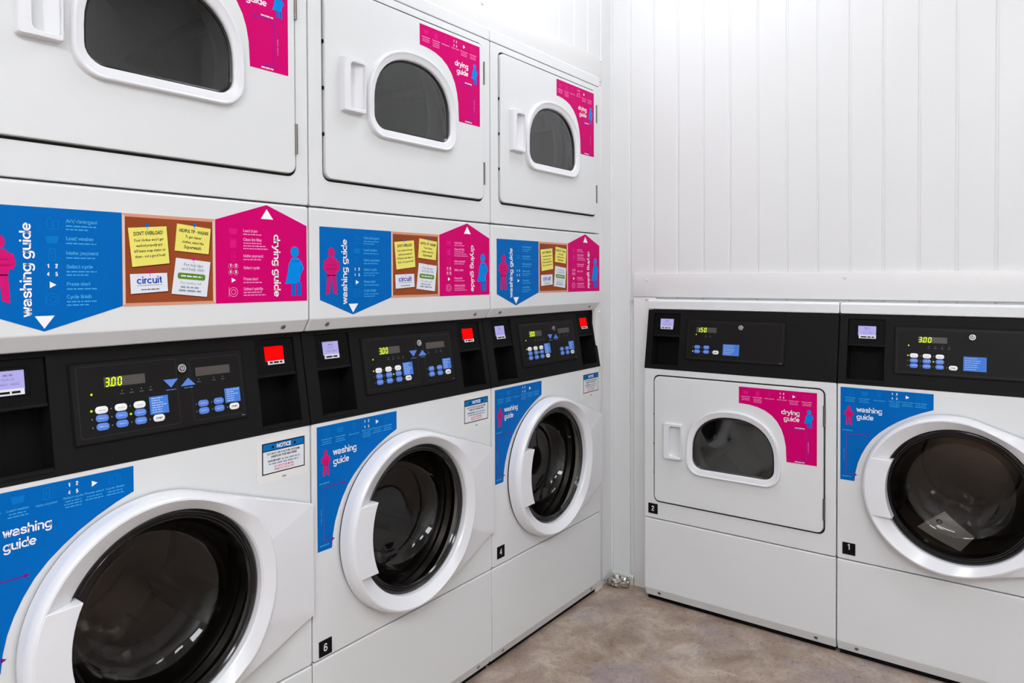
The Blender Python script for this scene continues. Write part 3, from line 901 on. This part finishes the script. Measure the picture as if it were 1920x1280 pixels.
def fascia(parent, kind):
    """kind: stack, dryer or washer"""
    stack = kind == 'stack'
    nl = (.0375, .1440) if stack else (.0265, .1345)
    holes = [(nl[0], nl[1], .0105, .2085)]
    if stack: holes.append((.5570, .6610, .0105, .2085))
    a = Acc()
    us = sorted({.0018, W - .0018} | {x for h in holes for x in h[:2]})
    vv = sorted({-.002, PL} | {x for h in holes for x in h[2:]})
    grid_plate(a, us, vv, holes, BLACK, 0)
    u0, u1, v0, v1 = us[0], us[-1], vv[0], vv[-1]
    for p, q in (((u0, v0), (u1, v0)), ((u1, v0), (u1, v1)), ((u1, v1), (u0, v1)), ((u0, v1), (u0, v0))):
        a.add([(p[0], p[1], 0), (p[0], p[1], -.03), (q[0], q[1], -.03), (q[0], q[1], 0)], [(0, 1, 2, 3)], BLACK)
    for x0, x1, y0, y1 in holes:                       # the card niches
        dp = -.055
        for p, q in (((x0, y0), (x1, y0)), ((x1, y0), (x1, y1)), ((x1, y1), (x0, y1)), ((x0, y1), (x0, y0))):
            a.add([(p[0], p[1], 0), (q[0], q[1], 0), (q[0], q[1], dp), (p[0], p[1], dp)], [(0, 1, 2, 3)], BLACK)
        a.flat([(x0, y0), (x1, y0), (x1, y1), (x0, y1)], dp, DEEP)
        a.slab([(x0 + .001, y0 - .004), (x1 - .001, y0 - .004), (x1 - .001, y0 + .004), (x0 + .001, y0 + .004)], -.05, .0012, BLACK, .0012, 2)
    f0, f1, g0, g1 = (.1795, .5215, .0435, .1890) if stack else (.163, .514, .0425, .1875)
    a.slab(rr(f0 - .003, g0 - .003, f1 + .003, g1 + .003, .005, 3), -.001, .0018, DEEP, .001, 2)
    a.slab(rr(f0, g0, f1, g1, .004, 3), -.001, .0032, BLACK2, .0012, 2)
    cp = obj('control_panel', a, parent, MP)
    Z = .0032
    # raised outline on the film
    o = Acc(); edge = mat('film_edge_line', (44, 42, 42), .35)
    if stack:
        o.outline(rr(.1885, .0535, .3735, .1835, .004, 2), .0007, Z + .0002, edge)
        o.outline(rr(.4015, .0535, .5150, .1800, .004, 2), .0007, Z + .0002, edge)
    else:
        o.outline(rr(f0 + .006, g0 + .006, f1 - .006, g1 - .006, .004, 2), .0007, Z + .0002, edge)
    o.words(f1 - .014, g0 + .0045, .008, .0016, INKG, Z + .0002)
    stuff(obj('film_outline', o, cp))
    def put(kind_, u, v): link('button', pill(kind_), cp, Matrix.Translation((u, v, Z)))
    def window(x0, y0, x1, y1):
        w = Acc(); w.slab([(x0, y0), (x1, y0), (x1, y1), (x0, y1)], Z - .0005, Z + .0004, DISP)
        return obj('display_window', w, cp)
    def label(x0, y0, x1, y1, n):
        w = Acc(); w.slab([(x0, y0), (x1, y0), (x1, y1), (x0, y1)], Z - .0005, Z + .0005, LABB)
        pale = mat('label_pale_print', (176, 200, 240), .4)
        for k in range(n):
            yy = y1 - (k + 1) * (y1 - y0) / (n + .7)
            w.words(x0 + .004, yy, (x1 - x0) * R.uniform(.45, .82), .0017, pale, Z + .0007)
        obj('instruction_label', w, cp)
    def leds(pts, lit):
        w, d = Acc(), Acc()
        for k, p in enumerate(pts):
            if k in lit:
                w = Acc(); w.flat(disc(p[0], p[1], .0022, 10), Z + .0004, LEDDOT); obj('indicator_light', w, cp)
            else: d.flat(disc(p[0], p[1], .0012, 10), Z + .0004, INKG)
        if d.v: stuff(obj('indicator_dots', d, cp))
    def key(u, v):
        w = Acc()
        w.slab(disc(u, v, .0088, 24), Z - .001, Z + .006, CHROME, .001, 2)
        w.slab(disc(u, v, .0058, 20), Z + .005, Z + .0064, mat('lock_shadow', (70, 70, 70), .4, metal=.6))
        w.slab(disc(u, v, .0040, 18), Z + .005, Z + .0072, CHROME, .0005, 2)
        w.flat([(u - .0007, v - .0005), (u + .0007, v - .0005), (u + .0007, v + .0032), (u - .0007, v + .0032)], Z + .0075, INK)
        obj('key_lock', w, cp)
    def digits(s, x0, y0, x1, y1):
        w = Acc(); n = len(s); cw = (x1 - x0) / n; h = (y1 - y0) * .80; yb = y0 + (y1 - y0) * .10
        for k, ch in enumerate(s):
            seven(w, ch, x0 + cw * k + cw * .16, yb, cw * .52, h, Z + .0008, LEDON)
        w.flat([(x0 + cw * .90, yb - .0008), (x0 + cw * .90 + .0022, yb - .0008), (x0 + cw * .90 + .0022, yb + .0016), (x0 + cw * .90, yb + .0016)], Z + .0008, LEDON)
        obj('lit_digits', w, cp)
    def marks(us_, v):
        w = Acc()
        for u in us_:
            w.flat(disc(u, v + .003, .0010, 8), Z + .0004, INKG)
            w.words(u, v - .003, .0075, .0013, mat('film_grey_print', (120, 120, 122), .4), Z + .0004, 'C')
        stuff(obj('indicator_marks', w, cp))
    if stack:
        window(.2352, .1420, .3108, .1605); window(.4136, .1430, .4898, .1606)
        digits('300', .2355, .1420, .2690, .1605)
        key(.3835, .1620)
        for nm, p in (('down', [(.346, .1432), (.360, .1266), (.3754, .1430)]), ('up', [(.3797, .1262), (.4110, .1266), (.3965, .1418)])):
            w = Acc(); w.slab(p, Z - .0005, Z + .0006, KEYB); obj('arrow_button', w, cp)
        w = Acc()
        w.words(.360, .1215, .02, .0016, KEYB, Z + .0004, 'C'); w.words(.396, .1215, .018, .0016, KEYB, Z + .0004, 'C')
        stuff(obj('arrow_caption', w, cp))
        pts = []
        for u in (.2268, .2612, .2957):
            put('white', u, .1018); put('blue', u, .0866); put('blue', u, .0712)
            pts += [(u - .0175, .1018), (u - .0175, .0866), (u - .0175, .0712)]
        put('start', .3304, .0709); pts.append((.3130, .0709))
        for u, v in ((.4236, .0862), (.4576, .0862), (.4236, .0710), (.4576, .0710)):
            put('blue', u, v); pts.append((u - .0155, v))
        put('start', .4918, .0705); pts.append((.4765, .0705))
        leds([(.2119, .1317)] + pts, {0, 1, 8})
        label(.3148, .0789, .3514, .1134, 7); label(.4728, .0796, .5081, .1098, 6)
        marks((.2657, .2835, .302, .3199), .1295); marks((.419, .452, .472), .1335)
        reader(parent, .0385, .1425, (.0615, .1570, .1100, .1895), (.0635, .1475, .1085, .1582), LCD)
        reader(parent, .5575, .6605, (.5830, .1570, .6325, .1905), (.5880, .1490, .6310, .1575), REDLIT, False)
    elif kind == 'dryer':
        window(.1996, .1424, .2752, .1606); digits('150', .2020, .1424, .2400, .1606)
        key(.3632, .1640)
        pts = []
        for u, v in ((.207, .0884), (.2412, .0884), (.207, .0725), (.2412, .0725)):
            put('blue', u, v); pts.append((u - .0165, v))
        put('start', .2762, .0725); pts.append((.2600, .0725))
        leds([(.2002, .1341)] + pts, {0, 3})
        label(.3019, .0641, .3604, .1038, 6)
        marks((.2356, .2530), .1300)
        reader(parent, .0275, .1335, (.0535, .1590, .1060, .1885), (.0560, .1495, .1050, .1592), LCD)
    else:
        window(.2259, .1405, .3021, .1585); digits('300', .2259, .1405, .2635, .1585)
        key(.3660, .1620)
        pts = []
        for u in (.2162, .2504, .2844):
            put('white', u, .1000); put('blue', u, .0842); put('blue', u, .0688)
            pts += [(u - .0165, .1000), (u - .0165, .0842), (u - .0165, .0688)]
        put('start', .3192, .0687); pts.append((.3030, .0687))
        leds([(.2009, .1305)] + pts, {0, 1, 8})
        label(.3442, .0627, .4016, .1050, 6)
        marks((.2548, .272, .290, .3078), .1270)
        reader(parent, .0275, .1335, (.0560, .1565, .1080, .1865), (.0590, .1465, .1085, .1575), LCD)
    return cp

# ------------------------------------------------------------------ machine bodies
E0, E1 = .0015, W - .0015

def screw(parent, name, pts, d, tilt_=0.0):
    for x, y_ in pts:
        a = Acc()
        a.slab(disc(0, 0, .0062, 16), -.002, .0016, SCREWM, .001, 2)
        a.flat([(-.0035, -.0007), (.0035, -.0007), (.0035, .0007), (-.0035, .0007)], .0019, INK)
        obj(name, a, parent, MS @ Matrix.Translation((x, y_, d)) @ Matrix.Rotation(tilt_, 4, 'X'))

def kick_panel(parent):
    a = Acc()
    sweep(a, [(-.03, Z2 - .0015), (-.004, Z2 - .0015), (-.0008, Z2 - .0035), (0, Z2 - .007), (0, -.002), (-.0012, -.0065), (-.0125, -.035), (-.03, -.037)][::-1], E0, E1, ENAMEL)
    k = obj('kick_panel', a, parent, MS, .9)
    screw(parent, 'screw', ((.060, -.019), (.6195, -.019)), -.0055, math.radians(22))
    f = Acc()
    f.box(E0 + .006, E1 - .006, -.052, -.0372, -.62, -.021, DEEP)  # black block stands in for the shadow under the machine
    obj('under_shade', f, parent, MS)

def cabinet(parent, top, front_top):
    """sheet-steel case behind the front panels, open towards the door"""
    a = Acc()
    dp = -.70
    t = .004
    lean = [(-.030, -.03), (-.030, Z3 - .005)] + ([(-.030 - PD, PT), (-.030 - PD, top)] if front_top is None else [(-.030 - PD, PT - .01), (-.030 - PD, front_top), (-.030, front_top + .01), (-.030, top)])
    prof = lean + [(dp, top), (dp, -.03)]
    for u0, u1 in ((E0 + .001, E0 + .001 + t), (E1 - .001 - t, E1 - .001)):
        a.rings([[(u, y_, d) for d, y_ in prof] for u in (u0, u1)], ENAMEL)
    a.box(E0 + .001, E1 - .001, -.03, top, dp, dp + t, ENAMEL)
    obj('cabinet', a, parent, MS)

HC = (.3330, .5240)                 # centre of the washer's porthole, a little off the ring's
DC = (.3155, .5250)                 # centre of the washer's door
def washer_front(parent):
    a = Acc()
    outer = rr(E0, Z2 + .0015, E1, Z3 - .0005, .006, 3)
    inner = disc(DC[0], DC[1], .2150, 72)
    b = .0035
    frame(a, outer, inner, DC, [(1, 0, -.030), (1, 0, -b), (1, -b * .3, -b * .3), (1, -b, 0), (0, 0, 0), (0, 0, -.02)], ENAMEL)
    f = obj('washer_front', a, parent, MS, .7)
    return f

def washer_door(parent):
    cx, cy = DC
    Rr = .2365
    P1, P2 = (E1 - cx, .647 - cy), (E1 - cx, .385 - cy)
    def tang(p, sgn):
        d = math.hypot(*p); ph = math.atan2(p[1], p[0]); be = math.acos(Rr / d)
        return ph + sgn * be
    t1, t2 = tang(P1, 1), tang(P2, -1)
    hull = [(Rr * math.cos(t), Rr * math.sin(t)) for t in [t1 + (2 * math.pi + t2 - t1) * k / 110 for k in range(111)]] + [P2, P1]
    ths = angles((0, 0), hull, disc(0, 0, 1, 96))
    def layer(fn): return [((lambda r_z: (cx + r_z[0] * math.cos(t), cy + r_z[0] * math.sin(t), r_z[1]))(fn(t))) for t in ths]
    def ro(t): return radial(hull, (0, 0), t)
    def sm(t):
        s = max(0.0, min(1.0, (ro(t) - Rr) / .125)); return s
    def sp(t): return min(1.0, sm(t) * 2.2)
    def edge(t):
        s = sm(t); return .034 * (1 - s) ** 1.0 + .011 * s
    ox, oy = HC[0] - cx, HC[1] - cy
    def hole(r, z): return [(HC[0] + r * math.cos(t), HC[1] + r * math.sin(t), z) for t in ths]
    a = Acc()
    L = [layer(lambda t: (ro(t), .0055)),
         layer(lambda t: (ro(t) - .0004, edge(t) * .82)),
         layer(lambda t: (ro(t) - .0030, edge(t) + .001)),
         layer(lambda t: (min(ro(t) - .0042, .2360 + .016 * sp(t)), .0385 - .0070 * sp(t))),
         layer(lambda t: (min(ro(t) - .0060, .2315 + .017 * sp(t)), .0430 - .0085 * sp(t))),
         layer(lambda t: (min(ro(t) - .0090, .2270 + .019 * sp(t)), .0465 - .0105 * sp(t))),
         layer(lambda t: (min(ro(t) - .0120, .2235 + .019 * sp(t)), .0470 - .0105 * sp(t))),
         hole(.2025, .0285), hole(.1992, .0235), hole(.1988, .0050)]
    a.rings(L, PLASTIC, False, False)
    d = obj('washer_door', a, parent, MS, .55)
    sl = Acc()
    sl.rings([layer(lambda t: (ro(t) - .0022, -.001)), layer(lambda t: (ro(t) - .0022, .0056)), layer(lambda t: (ro(t) - .03, .0056))], DEEP, False, False)  # black ring added to draw the shaded gap line round the door
    obj('door_gap_shade', sl, d)
    # flat grip over the left of the ring
    y1, y0 = .0885, -.0890
    rl_ = .2255
    n = 12
    left = [(-math.sqrt(rl_ ** 2 - yy ** 2), yy) for yy in [y1 + (y0 - y1) * k / n for k in range(n + 1)]]
    Rg = .213; gx = -.1675 + Rg
    right = [(gx - math.sqrt(Rg ** 2 - yy ** 2), yy) for yy in [y0 + (y1 - y0) * k / n for k in range(n + 1)]]
    h = Acc(); h.slab([(cx + x, cy + y_) for x, y_ in left + right], .012, .0480, PLASTIC, .0020, 3)
    obj('door_handle', h, d, None, .55)
    rim = Acc()
    rim.rings([[(HC[0] + r * math.cos(2 * math.pi * k / 72), HC[1] + r * math.sin(2 * math.pi * k / 72), z) for k in range(72)] for r, z in ((.1990, .0065), (.1955, .0120), (.1910, .0135), (.1885, .0100), (.1850, .0095), (.1820, .0120), (.1795, .0120), (.1770, .0080))], RIMBLK, False, False)
    obj('door_rim', rim, d, None, .5)
    g = Acc()
    prof = [(.1772, .0085), (.1735, -.012), (.1660, -.040), (.1560, -.062), (.1410, -.079), (.1240, -.087), (.1180, -.0855), (.1120, -.0890), (.0900, -.0945), (.0500, -.0965)]
    rg = [[(HC[0] + r * math.cos(2 * math.pi * k / 72), HC[1] + r * math.sin(2 * math.pi * k / 72), z) for k in range(72)] for r, z in prof]
    g.rings(rg, WGLASS, False, True)
    obj('glass_bowl', g, d, None, 3.0, False)
    return d

def washer_drum(parent):
    cx, cy = HC
    def ring(r, z, n=64): return [(cx + r * math.cos(2 * math.pi * k / n), cy + r * math.sin(2 * math.pi * k / n), z) for k in range(n)]
    g = Acc()
    g.rings([ring(.1985, .003), ring(.2060, -.020), ring(.2050, -.030), ring(.2110, -.045), ring(.2030, -.058), ring(.2080, -.072), ring(.2000, -.085), ring(.1990, -.100)], RUBBER, False, False)
    obj('door_gasket', g, parent, MS, .8)
    a = Acc()
    a.rings([ring(.2000, -.098), ring(.2080, -.102), ring(.2300, -.108), ring(.2580, -.125), ring(.2580, -.440), ring(.2480, -.452), ring(.1500, -.455), ring(.1400, -.448), ring(.0500, -.448)], STEEL, False, True)
    dr = obj('drum', a, parent, MS, .5)
    for k in range(3):
        t = math.radians(90 + 120 * k)
        l = Acc()
        ex, ey = math.cos(t), math.sin(t); tx, ty = -ey, ex
        def P(r, s, z): return (cx + ex * r + tx * s, cy + ey * r + ty * s, z)
        l.rings([[P(.262, -.045, z), P(.215 + dz, -.020, z), P(.200 + dz, 0, z), P(.215 + dz, .020, z), P(.262, .045, z)] for z, dz in ((-.130, .03), (-.150, .004), (-.420, 0), (-.440, .02))], STEEL)
        obj('drum_lifter', l, dr, None, .5)

# dryer ------------------------------------------------------------------
DU0, DU1, DH = .0450, .6430, .4690
def d_shape(x0, x1, y0, y1, rb, yc, p=2.25, n=22):
    """flat-bottomed window with rounded lower corners under a broad arch"""
    cx, hw = (x0 + x1) / 2, (x1 - x0) / 2
    pts = []
    for k in range(7):
        t = math.pi + math.pi / 2 * k / 6
        pts.append((x0 + rb + rb * math.cos(t), y0 + rb + rb * math.sin(t)))
    for k in range(7):
        t = 1.5 * math.pi + math.pi / 2 * k / 6
        pts.append((x1 - rb + rb * math.cos(t), y0 + rb + rb * math.sin(t)))
    for k in range(n + 1):
        t = math.pi * k / n
        c, s = math.cos(t), math.sin(t)
        pts.append((cx + hw * math.copysign(abs(c) ** (2 / p), c), yc + (y1 - yc) * abs(s) ** (2 / p)))
    return pts
GL = d_shape(.1960, .4870, .1460, .3440, .036, .212)
BZ = d_shape(.1735, .5090, .1215, .3690, .052, .212)
GC = (.3415, .235)

def dryer_front(parent, z0, zt, y0):
    """front frame from z0 to zt with the opening for the door whose lower edge is y0"""
    g = .0048
    a = Acc()
    outer = rr(E0, z0 + .0015, E1, zt - .0012, .005, 3)
    inner = rr(DU0 - g, y0 - g - .0012, DU1 + g, y0 + DH + g, .022, 6)
    c = ((DU0 + DU1) / 2, y0 + DH / 2)
    b = .0035
    frame(a, outer, inner, c, [(1, 0, -.030), (1, 0, -b), (1, -b * .3, -b * .3), (1, -b, 0), (0, .0015, 0), (0, 0, -.0018)], ENAMEL)
    frame(a, inset(inner, -.0001), inner, c, [(0, 0, -.0018), (0, 0, -.012), (0, -.014, -.0125)], GREY)
    return obj('dryer_front', a, parent, MS, .7)

def dryer_door(parent, y0):
    T = Matrix.Translation((0, y0, 0))
    F = .0065
    a = Acc()
    outer = rr(DU0, 0, DU1, DH, .019, 6)
    b = .004
    frame(a, outer, GL, GC, [(1, 0, -.010), (1, 0, F - b), (1, -b * .3, F - b * .3), (1, -b, F), (0, .008, F), (0, .004, -.012)], ENAMEL)
    d = obj('dryer_door', a, parent, MS @ T, .7)
    z = Acc()
    frame(z, BZ, GL, GC, [(1, 0, F - .001), (1, -.0006, F + .0075), (1, -.0025, F + .0108), (1, -.0055, F + .0118), (1, -.0085, F + .0108), (1, -.0105, F + .0088), (0, .0040, F + .0072), (0, .0012, F + .0055), (0, 0, F + .002), (0, 0, F - .010)], PLASTIC)
    obj('window_bezel', z, d, None, .7)
    s = Acc()
    frame(s, GL, inset(GL, .0055), GC, [(1, 0, F - .004), (.6, 0, F + .0005), (0, 0, F - .003)], RUBBER)
    obj('window_seal', s, d, None, .7)
    g = Acc(); g.flat(inset(GL, .001), F - .004, DGLASS)
    obj('window_glass', g, d)
    # pull: a raised block scooped out towards the right
    h = Acc()
    x0, x1, yb, yt = .0890, .1590, .1680, .3015
    D1 = F + .016
    xi, yi0, yi1 = .1100, .1790, .2905
    outer = rr(x0, yb, x1, yt, .004, 3)
    inner = rr(xi, yi0, x1 - .0035, yi1, (.012, .004, .004, .012), 4)
    c = ((xi + x1) / 2 - .002, (yb + yt) / 2)
    frame(h, outer, inner, c, [(1, 0, F - .002), (1, -.0008, D1 - .003), (1, -.003, D1), (0, .0012, D1), (0, 0, D1 - .001), (0, -.0006, F - .003)], PLASTIC)
    q = inset(inner, .0004)
    h.add([(x, y_, (F - .008) + max(0.0, (x - xi) / (x1 - xi)) ** 1.6 * .019) for x, y_ in q], [tuple(range(len(q)))], PLASTIC)
    obj('door_handle', h, d, None, .6)
    for yy in (.0800, .3850):
        k = Acc()
        k.rings([[(DU1 + .0022 + .0036 * math.cos(t), y_, F - .001 + .0036 * math.sin(t)) for t in [2 * math.pi * i / 10 for i in range(10)]] for y_ in (yy - .034, yy - .0335, yy - .0005, yy + .0005, yy + .0335, yy + .034)], HINGE)
        obj('hinge', k, d)
    for yy in (.105, .215, .325):
        k = Acc(); k.box(DU0 - .0040, DU0 - .0005, yy - .004, yy + .004, -.004, .0020, INK)
        obj('door_catch', k, d)
    dryer_sticker(d, 0, 0, F)
    return d

def dryer_drum(parent, y0):
    cx, cy = GC[0] + .003, y0 + GC[1]
    def ring(r, z, n=48): return [(cx + r * math.cos(2 * math.pi * k / n), cy + r * math.sin(2 * math.pi * k / n), z) for k in range(n)]
    t = Acc()
    k0 = [(x, y_ + y0) for x, y_ in inset(GL, -.002)]
    k1 = [(x, y_ + y0) for x, y_ in inset(GL, -.012)]
    t.rings([[(x, y_, -.004) for x, y_ in k0], [(x, y_, -.030) for x, y_ in k1]], DEEP, False, False)
    frame(t, rr(DU0 - .01, y0 - .01, DU1 + .01, y0 + DH + .01, .01, 3), k0, (cx, cy), [(1, 0, -.0135), (0, 0, -.0135)], GREY)
    obj('door_tunnel', t, parent, MS, .6)
    a = Acc()
    a.rings([ring(.212, -.050), ring(.216, -.046), ring(.238, -.052), ring(.240, -.110), ring(.290, -.125), ring(.290, -.580), ring(.200, -.590), ring(.195, -.582), ring(.03, -.582)], GALV, False, True)
    dr = obj('drum', a, parent, MS, .5)
    lip = Acc()
    lip.rings([ring(.166, -.100), ring(.163, -.094), ring(.166, -.088), ring(.190, -.084), ring(.196, -.078), ring(.214, -.052)], mat('drum_lip_grey', (176, 172, 166), .4, metal=.3), False, False)
    obj('drum_lip', lip, dr, None, .5)
    for k in range(4):
        th = math.radians(28 + 90 * k)
        ex, ey = math.cos(th), math.sin(th); tx, ty = -ey, ex
        def P(r, s, z): return (cx + ex * r + tx * s, cy + ey * r + ty * s, z)
        l = Acc()
        l.rings([[P(.291, -.035, z), P(.225, -.010, z), P(.218, 0, z), P(.225, .010, z), P(.291, .035, z)] for z in (-.130, -.575)], GALV)
        obj('drum_baffle', l, dr, None, .5)

# ------------------------------------------------------------------ stacked washer-dryers
def stack(label):
    t = thing('washer_dryer_stack', label, 'washer dryer', (0, 0, 0), math.pi / 2, 'stacked washer-dryers along the left wall')
    cabinet(t, 1.947, 1.06)
    kick_panel(t)
    washer_front(t)
    washer_drum(t)
    washer_door(t)
    washer_sticker(t)
    notice_sticker(t)
    fascia(t, 'stack')
    a = Acc()                                        # dryer's lower panel
    sweep(a, [(-.075, 1.047), (-.022, 1.049), (-.0185, 1.0515), (-.0012, 1.0762), (0, 1.0800), (0, Z5 - .008), (-.0012, Z5 - .004), (-.005, Z5 - .0012), (-.03, Z5 - .0012)], E0, E1, ENAMEL, .005)
    obj('lower_dryer_panel', a, t, MS, .9)
    screw(t, 'screw', ((.0575, 1.0640), (.6165, 1.0640)), -.0098, math.radians(35))
    guide_sticker(t)
    dryer_front(t, Z5, Z6, 1.4125)
    dryer_door(t, 1.4125)
    dryer_drum(t, 1.4125)
    l = Acc()
    sweep(l, [(-.66, Z6 + .001), (-.003, Z6 + .001), (0, Z6 + .003), (0, 1.940), (-.004, 1.9460), (-.012, 1.9480), (-.66, 1.9480)], E0, E1, LIDW, .004)
    obj('lid', l, t, MS, .9)
    return t

s_b = stack('white washer-dryer stack with the number 6 plate, middle of the three stacks')
s_c = dup(s_b); s_c['label'] = 'white washer-dryer stack with the number 4 plate, next to the corner'
s_a = dup(s_b); s_a['label'] = 'white washer-dryer stack nearest the camera, cut off by the left edge'
s_a.location.y = -W
s_c.location.y = W
number_plate(s_b, 6, .0175, .2700)
number_plate(s_c, 4, .0245, .2850)

# ------------------------------------------------------------------ the two single machines
def single(kind, name, label, cat, x, num):
    t = thing(name, label, cat, (x, YB, 0), 0)
    cabinet(t, 1.080, None)
    kick_panel(t)
    if kind == 'washer':
        washer_front(t); washer_drum(t); washer_door(t)
        s = washer_sticker(t); s.matrix_local = MS @ Matrix.Translation((.0108, .8195, 0))
    else:
        dryer_front(t, Z2, Z3, .3345); dryer_door(t, .3345); dryer_drum(t, .3345)
    fascia(t, kind)
    l = Acc()
    sweep(l, [(-.67, 1.0525), (-.050, 1.0525), (-.040, 1.0530), (-.0365, 1.056), (-.0365, 1.081), (-.0400, 1.0880), (-.0480, 1.0900), (-.67, 1.0900)], E0, E1, LIDW, .005)
    obj('lid', l, t, MS, .9)
    number_plate(t, num, .0178, .2815)
    return t
single('dryer', 'tumble_dryer', 'white single tumble dryer with the number 2 plate and a pink guide sticker', 'dryer', XR, 2)
single('washer', 'washing_machine', 'white front-loading washer with the number 1 plate, at the right edge', 'washing machine', XR + W, 1)

# ------------------------------------------------------------------ things left in the drums and on the floor
def sheet(pts, bow, n=8, thick=.0016, m=PAPER):
    """bent quadrilateral sheet, pts = four world corners in order"""
    a = Acc(); p = [Vector(q) for q in pts]
    nrm = (p[1] - p[0]).cross(p[3] - p[0]).normalized()
    top, bot = [], []
    for j in range(n + 1):
        for i in range(n + 1):
            s, t = i / n, j / n
            q = (p[0] * (1 - s) + p[1] * s) * (1 - t) + (p[3] * (1 - s) + p[2] * s) * t
            q = q + nrm * bow * (4 * s * (1 - s) - .5)
            top.append(q + nrm * thick / 2); bot.append(q - nrm * thick / 2)
    def fs(o, flip):
        r = []
        for j in range(n):
            for i in range(n):
                f = (o + j * (n + 1) + i, o + j * (n + 1) + i + 1, o + (j + 1) * (n + 1) + i + 1, o + (j + 1) * (n + 1) + i)
                r.append(f[::-1] if flip else f)
        return r
    a.add(top + bot, fs(0, False) + fs(len(top), True), m)
    return a, nrm

def inR(u, z, d): return (XR + W + u, YB + d, z + FLOOR)
leaf, nrm = sheet([inR(.205, .352, .19), inR(.325, .292, .205), inR(.365, .352, .185), inR(.285, .425, .16)], .006)
lo = tag(obj('instruction_leaflet', leaf), 'folded white paper leaflet lying in the drum of the number 1 washer', 'leaflet')
em = Acc()
p0, p1, p3 = Vector(inR(.205, .352, .19)), Vector(inR(.325, .292, .205)), Vector(inR(.285, .425, .16))
ex = (p1 - p0).normalized(); ey = nrm.cross(ex)
c0 = p0 * .25 + p1 * .13 + p3 * .62 + nrm * (.0045 if nrm.y < 0 else -.0045)
rings_ = [[c0 + ex * r * math.cos(2 * math.pi * k / 16) + ey * r * math.sin(2 * math.pi * k / 16) for k in range(16)] for r in (.0055, .0085)]
em.rings(rings_, INK, False, False)
obj('printed_ring', em, lo)

def bag(name, label, base, ux, uy, un, w, h, seed, group):
    """crumpled clear plastic bag; base corner and two edge vectors"""
    a = Acc(); n = 14
    b0, ux, uy, un = Vector(base), Vector(ux).normalized(), Vector(uy).normalized(), Vector(un).normalized()
    vs_, fs = [], []
    for j in range(n + 1):
        for i in range(n + 1):
            s, t = i / n, j / n
            k = noise.noise(Vector((s * 3.1 + seed, t * 3.1, seed))) + .6 * noise.noise(Vector((s * 7 + seed, t * 7, 3.3)))
            vs_.append(b0 + ux * w * s * (1 - .15 * t) + uy * h * t + un * (k * .03 + .02 * math.sin(s * math.pi)))
    for j in range(n):
        for i in range(n):
            q = j * (n + 1) + i
            fs.append((q, q + 1, q + n + 2, q + n + 1))
    a.add(vs_, fs, BAGM)
    return tag(obj(name, a, None, None, .4, False), label, 'plastic bag', group)
bag('plastic_bag', 'clear plastic bag behind the leaflet in the number 1 washer', inR(.215, .40, .235), (.8, 0, -.45), (.35, .1, .9), (0, -1, 0), .17, .13, 1.3, 'plastic bags left in the drums')
def inL(k, u, z, d): return (-d, k * W + u, z + FLOOR)
bag('plastic_bag', 'clear plastic bag at the bottom of the drum of the number 6 stack', inL(0, .250, .340, .135), (0, 1, -.05), (-.8, .2, .30), (.4, 0, 1), .15, .12, 4.1, 'plastic bags left in the drums')
bag('plastic_bag', 'clear plastic bag in the drum of the stack nearest the camera', inL(-1, .20, .355, .14), (0, 1, -.1), (-.8, .1, .5), (.5, 0, 1), .21, .15, 8.7, 'plastic bags left in the drums')

bm = bmesh.new()
bmesh.ops.create_icosphere(bm, subdivisions=3, radius=1)
for v in bm.verts:
    c = v.co.copy()
    k = 1.04 + .24 * noise.noise(c * 2.3 + Vector((5, 1, 2))) + .34 * abs(noise.noise(c * 4.7)) - .22 * abs(noise.noise(c * 9.0))
    pinch = 1 - .38 * math.exp(-((c.x - .35) / .16) ** 2)
    v.co = Vector((c.x * .047 * k, c.y * .024 * k * pinch, c.z * .0240 * k * pinch))
zmin = min(v.co.z for v in bm.verts)
for v in bm.verts: v.co.z = max(v.co.z, zmin * .9) - zmin * .9
me = bpy.data.meshes.new('foil_ball')
bm.to_mesh(me); bm.free()
me.materials.append(FOIL)
fo = tag(link('foil_ball', me), 'crumpled silver foil lying on the floor in the corner', 'foil')
fo.location = (.030, 1.447, 0); fo.rotation_euler = (0, 0, .25)

# ------------------------------------------------------------------ ceiling lamps
def lamp(x, y, lx, ly, label):
    t = thing('ceiling_light', label, 'ceiling light', (x, y, CEIL), 0, 'ceiling lights of the room')
    h = Acc(); h.box(-lx / 2, lx / 2, -ly / 2, ly / 2, -.05, 0, LAMPW)
    obj('housing', h, t)
    d = Acc(); d.box(-lx / 2 + .02, lx / 2 - .02, -ly / 2 + .02, ly / 2 - .02, -.062, -.0502, DIFF)
    obj('diffuser', d, t)
lamp(.50, .72, .60, .60, 'square ceiling light nearest the corner of the two clad walls')
lamp(2.30, -.90, .60, .60, 'unseen square ceiling light added mid-room for fill')  # added fill lamp, set well back to even out the stacks
lamp(2.70, .35, .60, .40, 'unseen small ceiling light added beside the plain wall for fill')  # added fill lamp, kept small to spare the left row
lamp(1.90, -2.40, 1.40, 1.20, 'unseen large ceiling light added at the rear for fill')  # added fill lamp, enlarged to brighten the two single machines
